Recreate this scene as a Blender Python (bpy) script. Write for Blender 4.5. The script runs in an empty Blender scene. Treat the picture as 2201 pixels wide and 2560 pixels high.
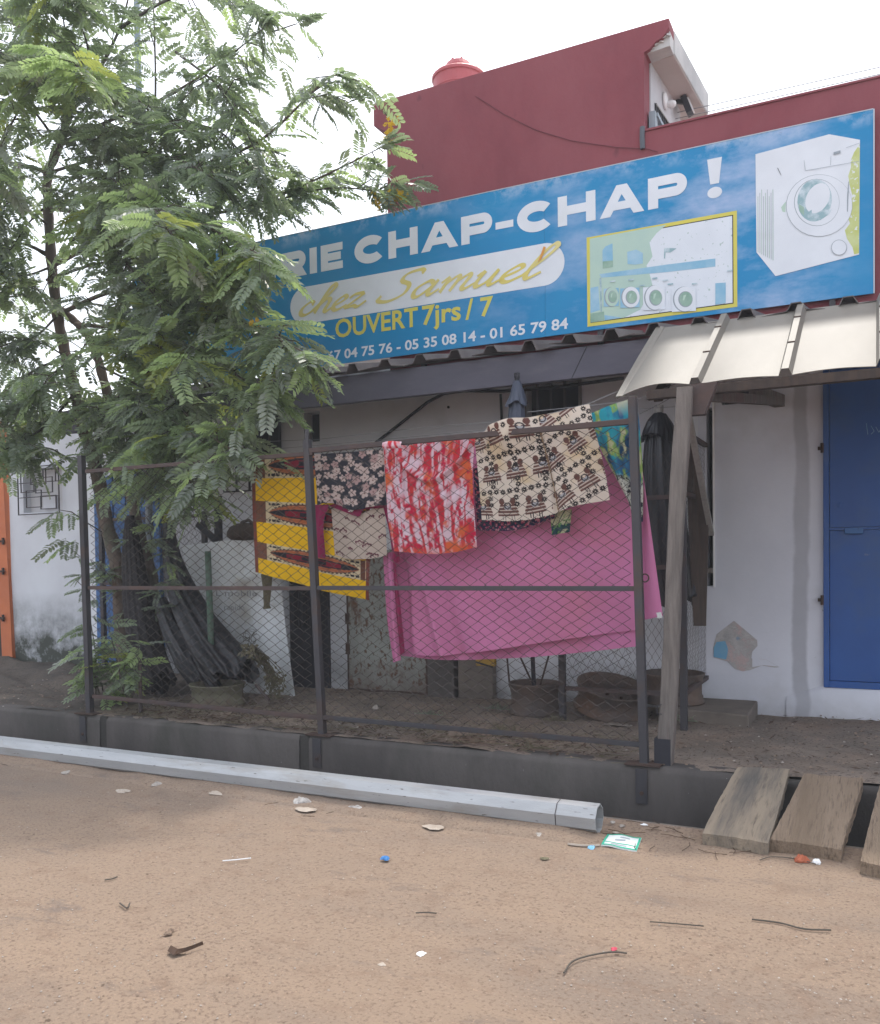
import bpy, math, random
import numpy as np
from mathutils import Vector, Matrix
random.seed(7); RS = np.random.RandomState(7)
sc = bpy.context.scene; COL = sc.collection

# ------------------------------------------------------------------ camera
CZ = 1.25
YAW, PITCH, ROLL = math.radians(26.5), math.radians(-1.5), 0.0136
PW, PH, PF, PPX, PPY = 2201.0, 2560.0, 2204.0, 1100.5, 1458.0
_F0 = np.array([-math.sin(YAW), math.cos(YAW), 0]); _R0 = np.array([math.cos(YAW), math.sin(YAW), 0]); _Z = np.array([0, 0, 1.0])
_F = math.cos(PITCH) * _F0 + math.sin(PITCH) * _Z
_U0 = np.cross(_R0, _F)
_R = math.cos(ROLL) * _R0 - math.sin(ROLL) * _U0
_U = math.sin(ROLL) * _R0 + math.cos(ROLL) * _U0
cam = bpy.data.cameras.new('camera'); camo = bpy.data.objects.new('camera', cam); COL.objects.link(camo)
cam.sensor_width = 36; cam.lens = PF / PW * 36; cam.sensor_fit = 'HORIZONTAL'
sc.render.resolution_x, sc.render.resolution_y = 880, 1024
cam.sensor_fit = 'AUTO'; cam.sensor_width = 36; cam.lens = PF / PH * 36      # AUTO fits the long (vertical) side
cam.shift_y = (PPY - PH / 2) / PH; cam.shift_x = 0
cam.clip_start = 0.05; cam.clip_end = 600
camo.matrix_world = Matrix(((_R[0], _U[0], -_F[0], 0), (_R[1], _U[1], -_F[1], 0), (_R[2], _U[2], -_F[2], CZ), (0, 0, 0, 1)))
sc.camera = camo

# ------------------------------------------------------------------ light
SUN_EL, SUN_AZ = math.radians(60), math.radians(-6)      # azimuth from +Y towards +X
sdir = Vector((math.sin(SUN_AZ) * math.cos(SUN_EL), math.cos(SUN_AZ) * math.cos(SUN_EL), math.sin(SUN_EL)))
w = bpy.data.worlds.new('World'); sc.world = w; w.use_nodes = True
nt = w.node_tree; nt.nodes.clear()
wo = nt.nodes.new('ShaderNodeOutputWorld'); bg = nt.nodes.new('ShaderNodeBackground'); sky = nt.nodes.new('ShaderNodeTexSky')
sky.sky_type = 'NISHITA'; sky.sun_disc = False; sky.sun_elevation = SUN_EL; sky.sun_rotation = SUN_AZ
sky.air_density = 1.6; sky.dust_density = 6.0; sky.ozone_density = 1.0
mx = nt.nodes.new('ShaderNodeMixRGB'); mx.blend_type = 'MIX'; mx.inputs[0].default_value = 0.62
mx.inputs[2].default_value = (11.0, 11.5, 12.6, 1)       # bright even haze veil over the sky
nt.links.new(sky.outputs[0], mx.inputs[1]); nt.links.new(mx.outputs[0], bg.inputs[0])
bg.inputs[1].default_value = 0.12
nt.links.new(bg.outputs[0], wo.inputs[0])
sl = bpy.data.lights.new('sun', 'SUN'); so = bpy.data.objects.new('sun', sl); COL.objects.link(so)
sl.energy = 1.8; sl.angle = math.radians(3.0); sl.color = (1, 0.95, 0.87)
so.rotation_euler = sdir.to_track_quat('Z', 'Y').to_euler(); so.location = (0, 12, 20)
sc.view_settings.view_transform = 'Standard'; sc.view_settings.look = 'None'
sc.view_settings.gamma = 1; sc.view_settings.use_curve_mapping = False; sc.view_settings.exposure = 0.72
sc.cycles.max_bounces = 8; sc.cycles.transparent_max_bounces = 8

# ------------------------------------------------------------------ helpers
def _ray(px, py): return _F + _R * (px - PPX) / PF - _U * (py - PPY) / PF
_C = np.array([0, 0, CZ])
def at(px, py, Y):
    """photo pixel -> point on the real plane y = Y"""
    r = _ray(px, py); return _C + r * (Y / r[1])
def atz(px, py, z):
    r = _ray(px, py); return _C + r * ((z - CZ) / r[2])
def pix(p):
    v = np.asarray(p, float) - _C; d = v @ _F
    return PPX + PF * (v @ _R) / d, PPY - PF * (v @ _U) / d, d

def lin(c): return tuple((x / 255 / 12.92) if x / 255 <= .04045 else ((x / 255 + .055) / 1.055) ** 2.4 for x in c)
def A(r, g, b, k=1.0):
    return tuple(min(.9, x * k) for x in lin((r, g, b)))

class MB:
    def __init__(s): s.v = []; s.f = []; s.m = []
    def add(s, vs, fs, m=0):
        o = len(s.v); s.v += [tuple(float(c) for c in p) for p in vs]; s.f += [tuple(i + o for i in f) for f in fs]; s.m += [m] * len(fs)
    def box(s, x0, x1, y0, y1, z0, z1, m=0):
        s.add([(x0, y0, z0), (x1, y0, z0), (x1, y1, z0), (x0, y1, z0), (x0, y0, z1), (x1, y0, z1), (x1, y1, z1), (x0, y1, z1)],
              [(0, 3, 2, 1), (4, 5, 6, 7), (0, 1, 5, 4), (1, 2, 6, 5), (2, 3, 7, 6), (3, 0, 4, 7)], m)
    def bar(s, p, q, wd, ht, up=(0, 0, 1), m=0):
        p = Vector(p); q = Vector(q); d = (q - p).normalized(); up = Vector(up)
        sd = d.cross(up)
        if sd.length < 1e-4: sd = d.cross(Vector((0, 1, 0)))
        sd.normalize(); u2 = sd.cross(d)
        vs = [e + sd * a * wd / 2 + u2 * b * ht / 2 for e in (p, q) for a, b in ((-1, -1), (1, -1), (1, 1), (-1, 1))]
        s.add(vs, [(0, 1, 2, 3), (7, 6, 5, 4), (0, 4, 5, 1), (1, 5, 6, 2), (2, 6, 7, 3), (3, 7, 4, 0)], m)
    def tube(s, pts, r, n=6, caps=True, m=0):
        pts = [Vector(p) for p in pts]; R = r if hasattr(r, '__len__') else [r] * len(pts)
        o = len(s.v); nrm = None; N = len(pts)
        for i, p in enumerate(pts):
            d = (pts[min(i + 1, N - 1)] - pts[max(i - 1, 0)])
            d = d.normalized() if d.length > 1e-9 else Vector((0, 0, 1))
            if nrm is None:
                nrm = d.orthogonal().normalized()
            nrm = (nrm - d * nrm.dot(d))
            nrm = nrm.normalized() if nrm.length > 1e-6 else d.orthogonal().normalized()
            b = d.cross(nrm)
            for k in range(n):
                a = 2 * math.pi * k / n
                s.v.append(tuple(p + (nrm * math.cos(a) + b * math.sin(a)) * R[i]))
        for i in range(N - 1):
            for k in range(n):
                s.f.append((o + i * n + k, o + i * n + (k + 1) % n, o + (i + 1) * n + (k + 1) % n, o + (i + 1) * n + k)); s.m.append(m)
        if caps:
            s.f.append(tuple(o + k for k in range(n - 1, -1, -1))); s.m.append(m)
            s.f.append(tuple(o + (N - 1) * n + k for k in range(n))); s.m.append(m)
    def rings(s, rings, closed=True, caps=False, m=0):
        o = len(s.v); n = len(rings[0])
        for r in rings: s.v += [tuple(float(c) for c in p) for p in r]
        for i in range(len(rings) - 1):
            for k in range(n if closed else n - 1):
                s.f.append((o + i * n + k, o + i * n + (k + 1) % n, o + (i + 1) * n + (k + 1) % n, o + (i + 1) * n + k)); s.m.append(m)
        if caps:
            s.f.append(tuple(o + k for k in range(n - 1, -1, -1))); s.m.append(m)
            s.f.append(tuple(o + (len(rings) - 1) * n + k for k in range(n))); s.m.append(m)
    def lathe(s, prof, c, n=24, m=0, axis=None, tilt=None):
        rr = []
        M = tilt if tilt is not None else Matrix.Identity(3)
        for r, z in prof:
            rr.append([Vector(c) + M @ Vector((r * math.cos(2 * math.pi * k / n), r * math.sin(2 * math.pi * k / n), z)) for k in range(n)])
        s.rings(rr, True, False, m)
    def prism(s, poly, y0, y1, m=0):
        """polygon in (x, z), from y0 (front) to y1 (back)"""
        n = len(poly)
        ar = sum(poly[i][0] * poly[(i + 1) % n][1] - poly[(i + 1) % n][0] * poly[i][1] for i in range(n))
        if ar < 0: poly = poly[::-1]
        vs = [(x, y0, z) for x, z in poly] + [(x, y1, z) for x, z in poly]
        fs = [tuple(range(n)), tuple(range(2 * n - 1, n - 1, -1))] + [(i, i + n, (i + 1) % n + n, (i + 1) % n) for i in range(n)]
        s.add(vs, fs, m)
    def flat(s, poly, y, m=0):
        n = len(poly)
        ar = sum(poly[i][0] * poly[(i + 1) % n][1] - poly[(i + 1) % n][0] * poly[i][1] for i in range(n))
        if ar < 0: poly = poly[::-1]
        s.add([(x, y, z) for x, z in poly], [tuple(range(n))], m)
    def grid(s, P, m=0):
        """P: (nv, nu, 3) array"""
        nv, nu = P.shape[:2]; o = len(s.v)
        s.v += [tuple(p) for p in P.reshape(-1, 3).tolist()]
        for j in range(nv - 1):
            for i in range(nu - 1):
                a = o + j * nu + i
                s.f.append((a, a + nu, a + nu + 1, a + 1)); s.m.append(m)
    def mesh(s, name, mats, smooth=False):
        me = bpy.data.meshes.new(name); me.from_pydata(s.v, [], s.f)
        for mt in (mats if isinstance(mats, (list, tuple)) else [mats]): me.materials.append(mt)
        if len(me.materials) > 1: me.polygons.foreach_set('material_index', s.m)
        if smooth: me.polygons.foreach_set('use_smooth', [True] * len(s.f))
        me.update(); return me
    def build(s, name, mats, parent=None, smooth=False, bevel=0):
        return link(name, s.mesh(name, mats, smooth), parent, bevel)

def link(name, me, parent=None, bevel=0):
    o = bpy.data.objects.new(name, me); COL.objects.link(o)
    if parent is not None:
        o.parent = parent
        if parent.parent is None: o.matrix_parent_inverse = Matrix.Translation(-parent.location) if parent.type == 'EMPTY' else Matrix.Identity(4)
    if bevel:
        b = o.modifiers.new('bevel', 'BEVEL'); b.width = bevel; b.segments = 2; b.limit_method = 'ANGLE'
    return o
def tag(o, label, cat=None, group=None):
    if label: o['label'] = label
    if cat: o['category'] = cat
    if group: o['group'] = group
    return o
def thing(name, label, cat, loc, group=None):
    o = bpy.data.objects.new(name, None); COL.objects.link(o); o.location = Vector([float(c) for c in loc]); o.empty_display_size = .1
    return tag(o, label, cat, group)
def struct(o): o['kind'] = 'structure'; return o
def stuff(o): o['kind'] = 'stuff'; return o
def copy_tree(o, loc=None, rot=None, label=None):
    r = o.copy(); COL.objects.link(r)
    for ch in [c for c in COL.objects if c.parent == o]:
        c = ch.copy(); COL.objects.link(c); c.parent = r
    if loc is not None: r.location = loc
    if rot is not None: r.rotation_euler = rot
    if label: r['label'] = label
    return r

# ------------------------------------------------------------------ materials
def mat(name, c1, c2=None, scale=4, rough=.8, bump=0, bscale=30, metal=0, spec=.3, lo=.35, hi=.65, stretch=(1, 1, 1), c3=None, scale3=1.2,
        lo3=.5, hi3=.7, speck=None, speck_scale=120, speck_at=.62, detail=6, zgrime=None, coat=0, transl=None):
    m = bpy.data.materials.new(name); m.use_nodes = True; nt = m.node_tree; N = nt.nodes; L = nt.links
    b = N['Principled BSDF']; b.inputs['Roughness'].default_value = rough; b.inputs['Metallic'].default_value = metal
    b.inputs['Specular IOR Level'].default_value = spec
    b.inputs['Base Color'].default_value = (*c1, 1)
    tc = N.new('ShaderNodeTexCoord'); mp = N.new('ShaderNodeMapping'); mp.inputs['Scale'].default_value = stretch
    L.new(tc.outputs['Object'], mp.inputs[0])
    def noise(s, d=detail, r=.6):
        n = N.new('ShaderNodeTexNoise'); n.inputs['Scale'].default_value = s; n.inputs['Detail'].default_value = d; n.inputs['Roughness'].default_value = r
        L.new(mp.outputs[0], n.inputs['Vector']); return n.outputs['Fac']
    def ramp(f, a, bb):
        r = N.new('ShaderNodeMapRange'); r.inputs[1].default_value = a; r.inputs[2].default_value = bb; L.new(f, r.inputs[0]); return r.outputs[0]
    def mix(f, a, bcol):
        x = N.new('ShaderNodeMixRGB')
        if isinstance(f, float): x.inputs[0].default_value = f
        else: L.new(f, x.inputs[0])
        for i, c in ((1, a), (2, bcol)):
            if isinstance(c, tuple): x.inputs[i].default_value = (*c[:3], 1)
            else: L.new(c, x.inputs[i])
        return x.outputs[0]
    col = None
    if c2: col = mix(ramp(noise(scale), lo, hi), c1, c2)
    if c3: col = mix(ramp(noise(scale3, 5, .65), lo3, hi3), col if col else c1, c3)
    if speck: col = mix(ramp(noise(speck_scale, 2, .5), speck_at, speck_at + .06), col if col else c1, speck)
    if zgrime:
        colr, z0, z1, st = zgrime
        sep = N.new('ShaderNodeSeparateXYZ'); L.new(tc.outputs['Object'], sep.inputs[0])
        h = ramp(sep.outputs[2], z1, z0)
        n2 = ramp(noise(3.5, 8, .7), .3, .65)
        mu = N.new('ShaderNodeMath'); mu.operation = 'MULTIPLY'; L.new(h, mu.inputs[0]); L.new(n2, mu.inputs[1])
        mu2 = N.new('ShaderNodeMath'); mu2.operation = 'MULTIPLY'; mu2.use_clamp = True; L.new(mu.outputs[0], mu2.inputs[0]); mu2.inputs[1].default_value = st
        col = mix(mu2.outputs[0], col if col else c1, colr)
    if col is not None: L.new(col, b.inputs['Base Color'])
    if bump:
        bn = N.new('ShaderNodeBump'); bn.inputs['Strength'].default_value = bump; bn.inputs['Distance'].default_value = .02
        L.new(noise(bscale, 8, .65), bn.inputs['Height']); L.new(bn.outputs[0], b.inputs['Normal'])
    if transl:
        t = N.new('ShaderNodeBsdfTranslucent'); t.inputs[0].default_value = (*transl[0], 1)
        ms = N.new('ShaderNodeMixShader'); ms.inputs[0].default_value = transl[1]
        L.new(b.outputs[0], ms.inputs[1]); L.new(t.outputs[0], ms.inputs[2]); L.new(ms.outputs[0], N['Material Output'].inputs[0])
    return m
def cloth_mat(name, rough=.9, transl=.15):
    """fabric whose print comes from the colour attribute 'print'"""
    m = bpy.data.materials.new(name); m.use_nodes = True; N = m.node_tree.nodes; L = m.node_tree.links
    b = N['Principled BSDF']; b.inputs['Roughness'].default_value = rough; b.inputs['Specular IOR Level'].default_value = .15
    a = N.new('ShaderNodeAttribute'); a.attribute_name = 'print'; L.new(a.outputs['Color'], b.inputs['Base Color'])
    t = N.new('ShaderNodeBsdfTranslucent'); L.new(a.outputs['Color'], t.inputs[0])
    ms = N.new('ShaderNodeMixShader'); ms.inputs[0].default_value = transl
    L.new(b.outputs[0], ms.inputs[1]); L.new(t.outputs[0], ms.inputs[2]); L.new(ms.outputs[0], N['Material Output'].inputs[0])
    wv = N.new('ShaderNodeTexNoise'); wv.inputs['Scale'].default_value = 14; wv.inputs['Detail'].default_value = 6
    bp = N.new('ShaderNodeBump'); bp.inputs['Strength'].default_value = .35; bp.inputs['Distance'].default_value = .02
    tc = N.new('ShaderNodeTexCoord'); L.new(tc.outputs['Object'], wv.inputs['Vector']); L.new(wv.outputs['Fac'], bp.inputs['Height']); L.new(bp.outputs[0], b.inputs['Normal'])
    return m

M = {}
M['road'] = None
M['wall'] = mat('wall_paint', (.66, .67, .70), (.58, .59, .63), 1.6, .85, .12, 25, c3=(.47, .47, .48), scale3=.9, lo3=.55, hi3=.8, speck=(.25, .24, .23), speck_scale=18, speck_at=.74,
                zgrime=((.09, .088, .08), -.05, .42, 1.3))
M['wall_right'] = mat('wall_paint_clean', (.64, .65, .71), (.57, .58, .64), 1.3, .85, .1, 25, c3=(.50, .50, .52), scale3=.8, speck=(.3, .3, .3), speck_scale=15, speck_at=.76, zgrime=((.3, .29, .28), -.1, .3, .9))
M['wall_left'] = mat('neighbour_paint', (.60, .62, .66), (.54, .55, .59), 1.4, .85, .12, 25, zgrime=((.06, .065, .055), .05, .95, 2.0))
def add_streak(m, x0, wd, col):
    N = m.node_tree.nodes; L = m.node_tree.links; b = N['Principled BSDF']; src = b.inputs['Base Color'].links[0].from_socket
    tc = N.new('ShaderNodeTexCoord'); sep = N.new('ShaderNodeSeparateXYZ'); L.new(tc.outputs['Object'], sep.inputs[0]); n = N.new('ShaderNodeTexNoise'); n.inputs['Scale'].default_value = 2.2; n.inputs['Detail'].default_value = 5
    L.new(tc.outputs['Object'], n.inputs['Vector'])
    def ma(op, a, c):
        q = N.new('ShaderNodeMath'); q.operation = op
        for i, v in ((0, a), (1, c)):
            if isinstance(v, (int, float)): q.inputs[i].default_value = v
            else: L.new(v, q.inputs[i])
        return q.outputs[0]
    d = ma('ABSOLUTE', ma('SUBTRACT', ma('ADD', sep.outputs[0], ma('MULTIPLY', ma('SUBTRACT', n.outputs['Fac'], .5), .12)), x0), 0)
    r = N.new('ShaderNodeMapRange'); r.interpolation_type = 'SMOOTHSTEP'; r.inputs[1].default_value = wd; r.inputs[2].default_value = wd * .55; L.new(d, r.inputs[0])
    f = ma('MULTIPLY', r.outputs[0], ma('ADD', ma('MULTIPLY', n.outputs['Fac'], .6), .35))
    x = N.new('ShaderNodeMixRGB'); L.new(f, x.inputs[0]); L.new(src, x.inputs[1]); x.inputs[2].default_value = (*col, 1); L.new(x.outputs[0], b.inputs['Base Color'])
add_streak(M['wall_right'], -.515, .065, (.33, .33, .36))
M['red'] = mat('red_paint', (.245, .066, .080), (.205, .054, .068), 1.6, .85, .12, 30, stretch=(1.4, 1.4, .7), c3=(.265, .082, .096), scale3=.9, lo3=.42, hi3=.75, speck=(.16, .048, .06), speck_scale=5, speck_at=.72)
M['redtrim'] = mat('old_trim', (.38, .10, .11), (.30, .09, .10), 6, .8)
M['grey_wall'] = mat('grey_plaster', (.55, .54, .55), (.45, .45, .47), 2, .85, .1)
M['soffit'] = mat('soffit_paint', (.50, .43, .41), (.44, .38, .36), 2, .85, .1)
M['slab'] = mat('raw_concrete', (.55, .54, .53), (.40, .40, .40), 2.5, .9, .2)
M['concrete'] = mat('old_concrete', (.112, .100, .094), (.070, .063, .060), 1.5, .95, .3, 40, spec=.12, c3=(.05, .05, .043), scale3=1.1, lo3=.5, hi3=.72, speck=(.25, .25, .25), speck_scale=45, speck_at=.77, stretch=(1.3, 1.3, .5))
M['kerb_joint'] = mat('damp_joint', (.06, .055, .05), (.045, .042, .038), 5, .9, .3)
M['curbtop'] = mat('curb_top', (.19, .16, .135), (.13, .11, .095), 4, .95, .3, 40)
M['earth'] = mat('yard_earth', (.25, .195, .155), (.15, .125, .105), 1.8, .97, .6, 22, c3=(.19, .125, .085), scale3=.7, lo3=.5, hi3=.75, speck=(.05, .04, .035), speck_scale=55, speck_at=.6)
M['shaded_earth'] = mat('tree_shaded_soil', (.105, .085, .070), (.060, .050, .043), 2.2, .97, .7, 18, c3=(.13, .10, .078), scale3=.9, lo3=.55, hi3=.75, speck=(.04, .034, .03), speck_scale=40, speck_at=.6)  # grey-brown soil, darkened further to hold the tree's shade in its colour
M['blue_door'] = mat('blue_enamel', (.020, .088, .31), (.016, .072, .26), 2, .5, .05, 20, spec=.4, c3=(.04, .09, .22), scale3=1.3, speck=(.12, .15, .25), speck_scale=14, speck_at=.76)
M['dark'] = mat('dark_opening', (.02, .02, .024), rough=.9)
M['blackmetal'] = mat('black_metal', (.028, .028, .036), (.02, .02, .026), 5, .55, .1)
M['steel'] = mat('grey_steel', (.060, .057, .063), (.085, .058, .048), 6, .6, .15, 60, metal=.25, lo=.5, hi=.75, speck=(.25, .22, .2), speck_scale=40, speck_at=.75)
M['rustrail'] = mat('rusty_rail', (.095, .062, .054), (.065, .052, .052), 5, .7, .2, 60, metal=.15)
M['wire'] = mat('mesh_wire', (.05, .042, .04), (.09, .07, .06), 8, .6, metal=.35)
M['galv'] = mat('galvanised', (.40, .41, .42), (.31, .32, .33), 3, .48, .12, 60, metal=.22, spec=.4, stretch=(.6, 3, 3), c3=(.27, .25, .22), scale3=2.6, lo3=.52, hi3=.72, speck=(.14, .13, .12), speck_scale=30, speck_at=.68)
M['pipe'] = mat('blue_grey_pipe', (.20, .25, .30), (.26, .30, .33), 5, .5, .1, metal=.2)
M['oldwood'] = mat('weathered_wood', (.20, .175, .16), (.13, .115, .105), 6, .9, .5, 30, stretch=(9, 9, .8), c3=(.17, .10, .095), scale3=.6, lo3=.5, hi3=.7, speck=(.42, .40, .37), speck_scale=9, speck_at=.74)
M['plank'] = mat('plank_wood', (.36, .29, .215), (.17, .135, .105), 5, .92, .9, 16, lo=.52, hi=.72, stretch=(14, 1, 6), c3=(.13, .12, .11), scale3=.5, lo3=.42, hi3=.7)
M['plank2'] = mat('plank_wood_grained', (.33, .245, .175), (.13, .095, .07), 6, .92, 1.0, 14, lo=.50, hi=.70, stretch=(16, .8, 6), c3=(.24, .175, .12), scale3=.5, lo3=.45, hi3=.7)
M['brownwood'] = mat('brown_wood', (.07, .05, .04), (.045, .034, .03), 6, .85, .2, stretch=(6, 6, 1))
M['greywood'] = mat('grey_batten', (.36, .35, .33), (.28, .27, .26), 6, .9, .2, stretch=(8, 8, 1))
M['flap'] = mat('cream_sheet', (.175, .160, .137), (.155, .141, .121), 2.2, .55, .06, 30, spec=.35, stretch=(3, 1, 1), c3=(.145, .131, .113), scale3=1.0, lo3=.5, hi3=.8)
M['roofsheet'] = mat('old_roof_sheet', (.15, .13, .125), (.10, .085, .085), 3, .7, .15, metal=.1)
M['fascia'] = mat('grey_fascia', (.105, .10, .125), (.085, .082, .105), 2.5, .7, .08, 25, stretch=(1, 1, 3), c3=(.14, .13, .15), scale3=1.5, lo3=.55, hi3=.8)
M['sign_edge'] = mat('sign_edge', (.45, .5, .55), rough=.5, metal=.3)
M['white_print'] = mat('white_print', (.72, .75, .80), (.66, .69, .74), 3, .6, c3=(.62, .64, .62), scale3=1.6, lo3=.58, hi3=.8)
M['yellow_print'] = mat('yellow_print', (.66, .58, .10), (.60, .54, .12), 4, .6)
M['script_print'] = mat('faded_gold_print', (.66, .56, .15), (.68, .60, .27), 1.6, .6)
M['orange_print'] = mat('orange_print', (.65, .30, .06), rough=.6)
M['lime_print'] = mat('lime_print', (.46, .50, .13), (.55, .60, .30), 6, .6, speck=(.68, .72, .72), speck_scale=35, speck_at=.62)
M['palegreen_print'] = mat('pale_green_print', (.46, .60, .50), (.40, .55, .50), 2, .6)
M['paper_print'] = mat('bleached_print', (.70, .74, .80), (.66, .70, .76), 5, .6, speck=(.40, .50, .48), speck_scale=38, speck_at=.66)
M['lightblue_print'] = mat('light_blue_print', (.20, .43, .60), (.36, .54, .66), 5, .6)
M['teal_print'] = mat('teal_print', (.28, .42, .46), (.56, .64, .69), 12, .6, lo=.45, hi=.6)
M['glassgreen_print'] = mat('green_glass_print', (.22, .36, .28), (.34, .48, .40), 9, .6)
M['line_print'] = mat('grey_line_print', (.30, .34, .38), rough=.6)
M['tank'] = mat('red_plastic', (.44, .105, .115), (.40, .09, .10), 2, .5, spec=.3)
M['black_fabric'] = mat('black_fabric', (.009, .009, .013), (.016, .016, .022), 5, .40, .35, 14, spec=.5)
M['grey_fabric'] = mat('grey_cover', (.016, .014, .015), (.026, .023, .026), 4, .75, .3, 10)
M['banner'] = mat('banner_vinyl', (.76, .79, .83), (.66, .68, .70), 2.2, .65, .25, 7, c3=(.45, .42, .37), scale3=1.8, lo3=.55, hi3=.75)
M['banner_ink'] = mat('faded_ink', (.22, .22, .24), (.33, .33, .35), 10, .8)
M['rustplate'] = mat('rusty_plate', (.30, .315, .29), (.23, .235, .215), 2, .7, .2, 30, c3=(.14, .075, .045), scale3=5, lo3=.55, hi3=.66, speck=(.12, .07, .045), speck_scale=26, speck_at=.56, stretch=(1, 1, .6), zgrime=((.10, .055, .038), 0, .4, 1.2))
M['rust'] = mat('rust', (.075, .045, .035), (.05, .035, .03), 6, .85, .3, 40)
M['rim'] = mat('rusty_rim', (.13, .092, .072), (.085, .076, .073), 4, .75, .3, 40, c3=(.14, .085, .06), scale3=2.5)
M['green_pipe'] = mat('green_post', (.065, .12, .085), (.09, .13, .10), 5, .6, .1)
M['pot'] = mat('pot_paint', (.16, .15, .10), (.12, .11, .08), 4, .8, .2, c3=(.13, .075, .06), scale3=2)
M['bark'] = mat('bark', (.17, .125, .10), (.10, .08, .068), 7, .95, .6, 28, stretch=(1, 1, .4), c3=(.06, .085, .06), scale3=2.4, lo3=.5, hi3=.7)
M['twig'] = mat('twig', (.10, .085, .07), (.075, .065, .055), 8, .9)
M['orange'] = mat('orange_paint', (.52, .155, .06), (.44, .13, .055), 3, .6, .1)
M['bluesheet'] = mat('blue_sheet', (.07, .16, .36), (.05, .12, .28), 4, .7, .1, speck=(.03, .06, .12), speck_scale=25, speck_at=.6)
M['cable'] = mat('cable', (.02, .02, .024), rough=.6)
M['line'] = mat('clothes_wire', (.22, .22, .23), rough=.5, metal=.4)
M['magenta'] = mat('magenta_cotton', (.24, .018, .075), (.19, .014, .06), 6, .9, .2, 20)
M['pink'] = mat('pink_cotton', (.58, .20, .38), (.54, .18, .33), 2.2, .9, .3, 9, c3=(.54, .18, .27), scale3=1.0, transl=((.45, .14, .28), .12))
M['tagwhite'] = mat('white_label', (.75, .75, .75), rough=.8)
M['paper'] = mat('litter_paper', (.45, .39, .33), (.33, .27, .22), 18, .9, .3, 30)
M['bagwhite'] = mat('dirty_bag', (.52, .49, .46), (.30, .27, .25), 45, .7, .6, 60)
M['stone'] = mat('pale_stone', (.42, .38, .34), (.30, .265, .235), 20, .9, .4, 40)
M['pebble'] = mat('pebble', (.17, .12, .09), (.26, .19, .14), 30, .9)
M['deadleaf'] = mat('dead_leaf', (.085, .05, .033), (.055, .036, .026), 12, .9)
M['straw'] = mat('dry_grass', (.16, .14, .09), (.11, .10, .06), 12, .9)
M['greenplastic'] = mat('green_print', (.02, .36, .24), rough=.5)
M['sachet'] = mat('sachet_white', (.70, .74, .73), (.62, .67, .66), 14, .5, .3, 20)
M['blueplastic'] = mat('blue_plastic', (.05, .19, .45), rough=.4)
M['ltblue'] = mat('light_blue_plastic', (.2, .45, .68), rough=.5)
M['brick'] = mat('brick_clay', (.42, .13, .07), (.36, .11, .06), 15, .9, .3)
M['redbit'] = mat('red_wrapper', (.5, .06, .10), rough=.5)
M['flower'] = mat('yellow_flower', (.62, .42, .03), (.55, .34, .02), 20, .8, transl=((.7, .5, .05), .3))
M['lampwhite'] = mat('lamp_white', (.75, .75, .75), rough=.5)
M['glassgrey'] = mat('lamp_glass', (.5, .52, .55), rough=.2)
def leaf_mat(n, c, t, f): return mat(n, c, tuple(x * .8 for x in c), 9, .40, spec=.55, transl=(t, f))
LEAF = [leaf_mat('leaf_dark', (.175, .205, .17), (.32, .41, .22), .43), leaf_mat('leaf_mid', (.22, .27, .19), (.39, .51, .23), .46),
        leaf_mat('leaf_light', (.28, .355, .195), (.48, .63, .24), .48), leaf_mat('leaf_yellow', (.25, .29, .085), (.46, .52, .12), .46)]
LEAF_GREY = leaf_mat('leaf_underside', (.29, .32, .265), (.27, .33, .17), .34)

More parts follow.
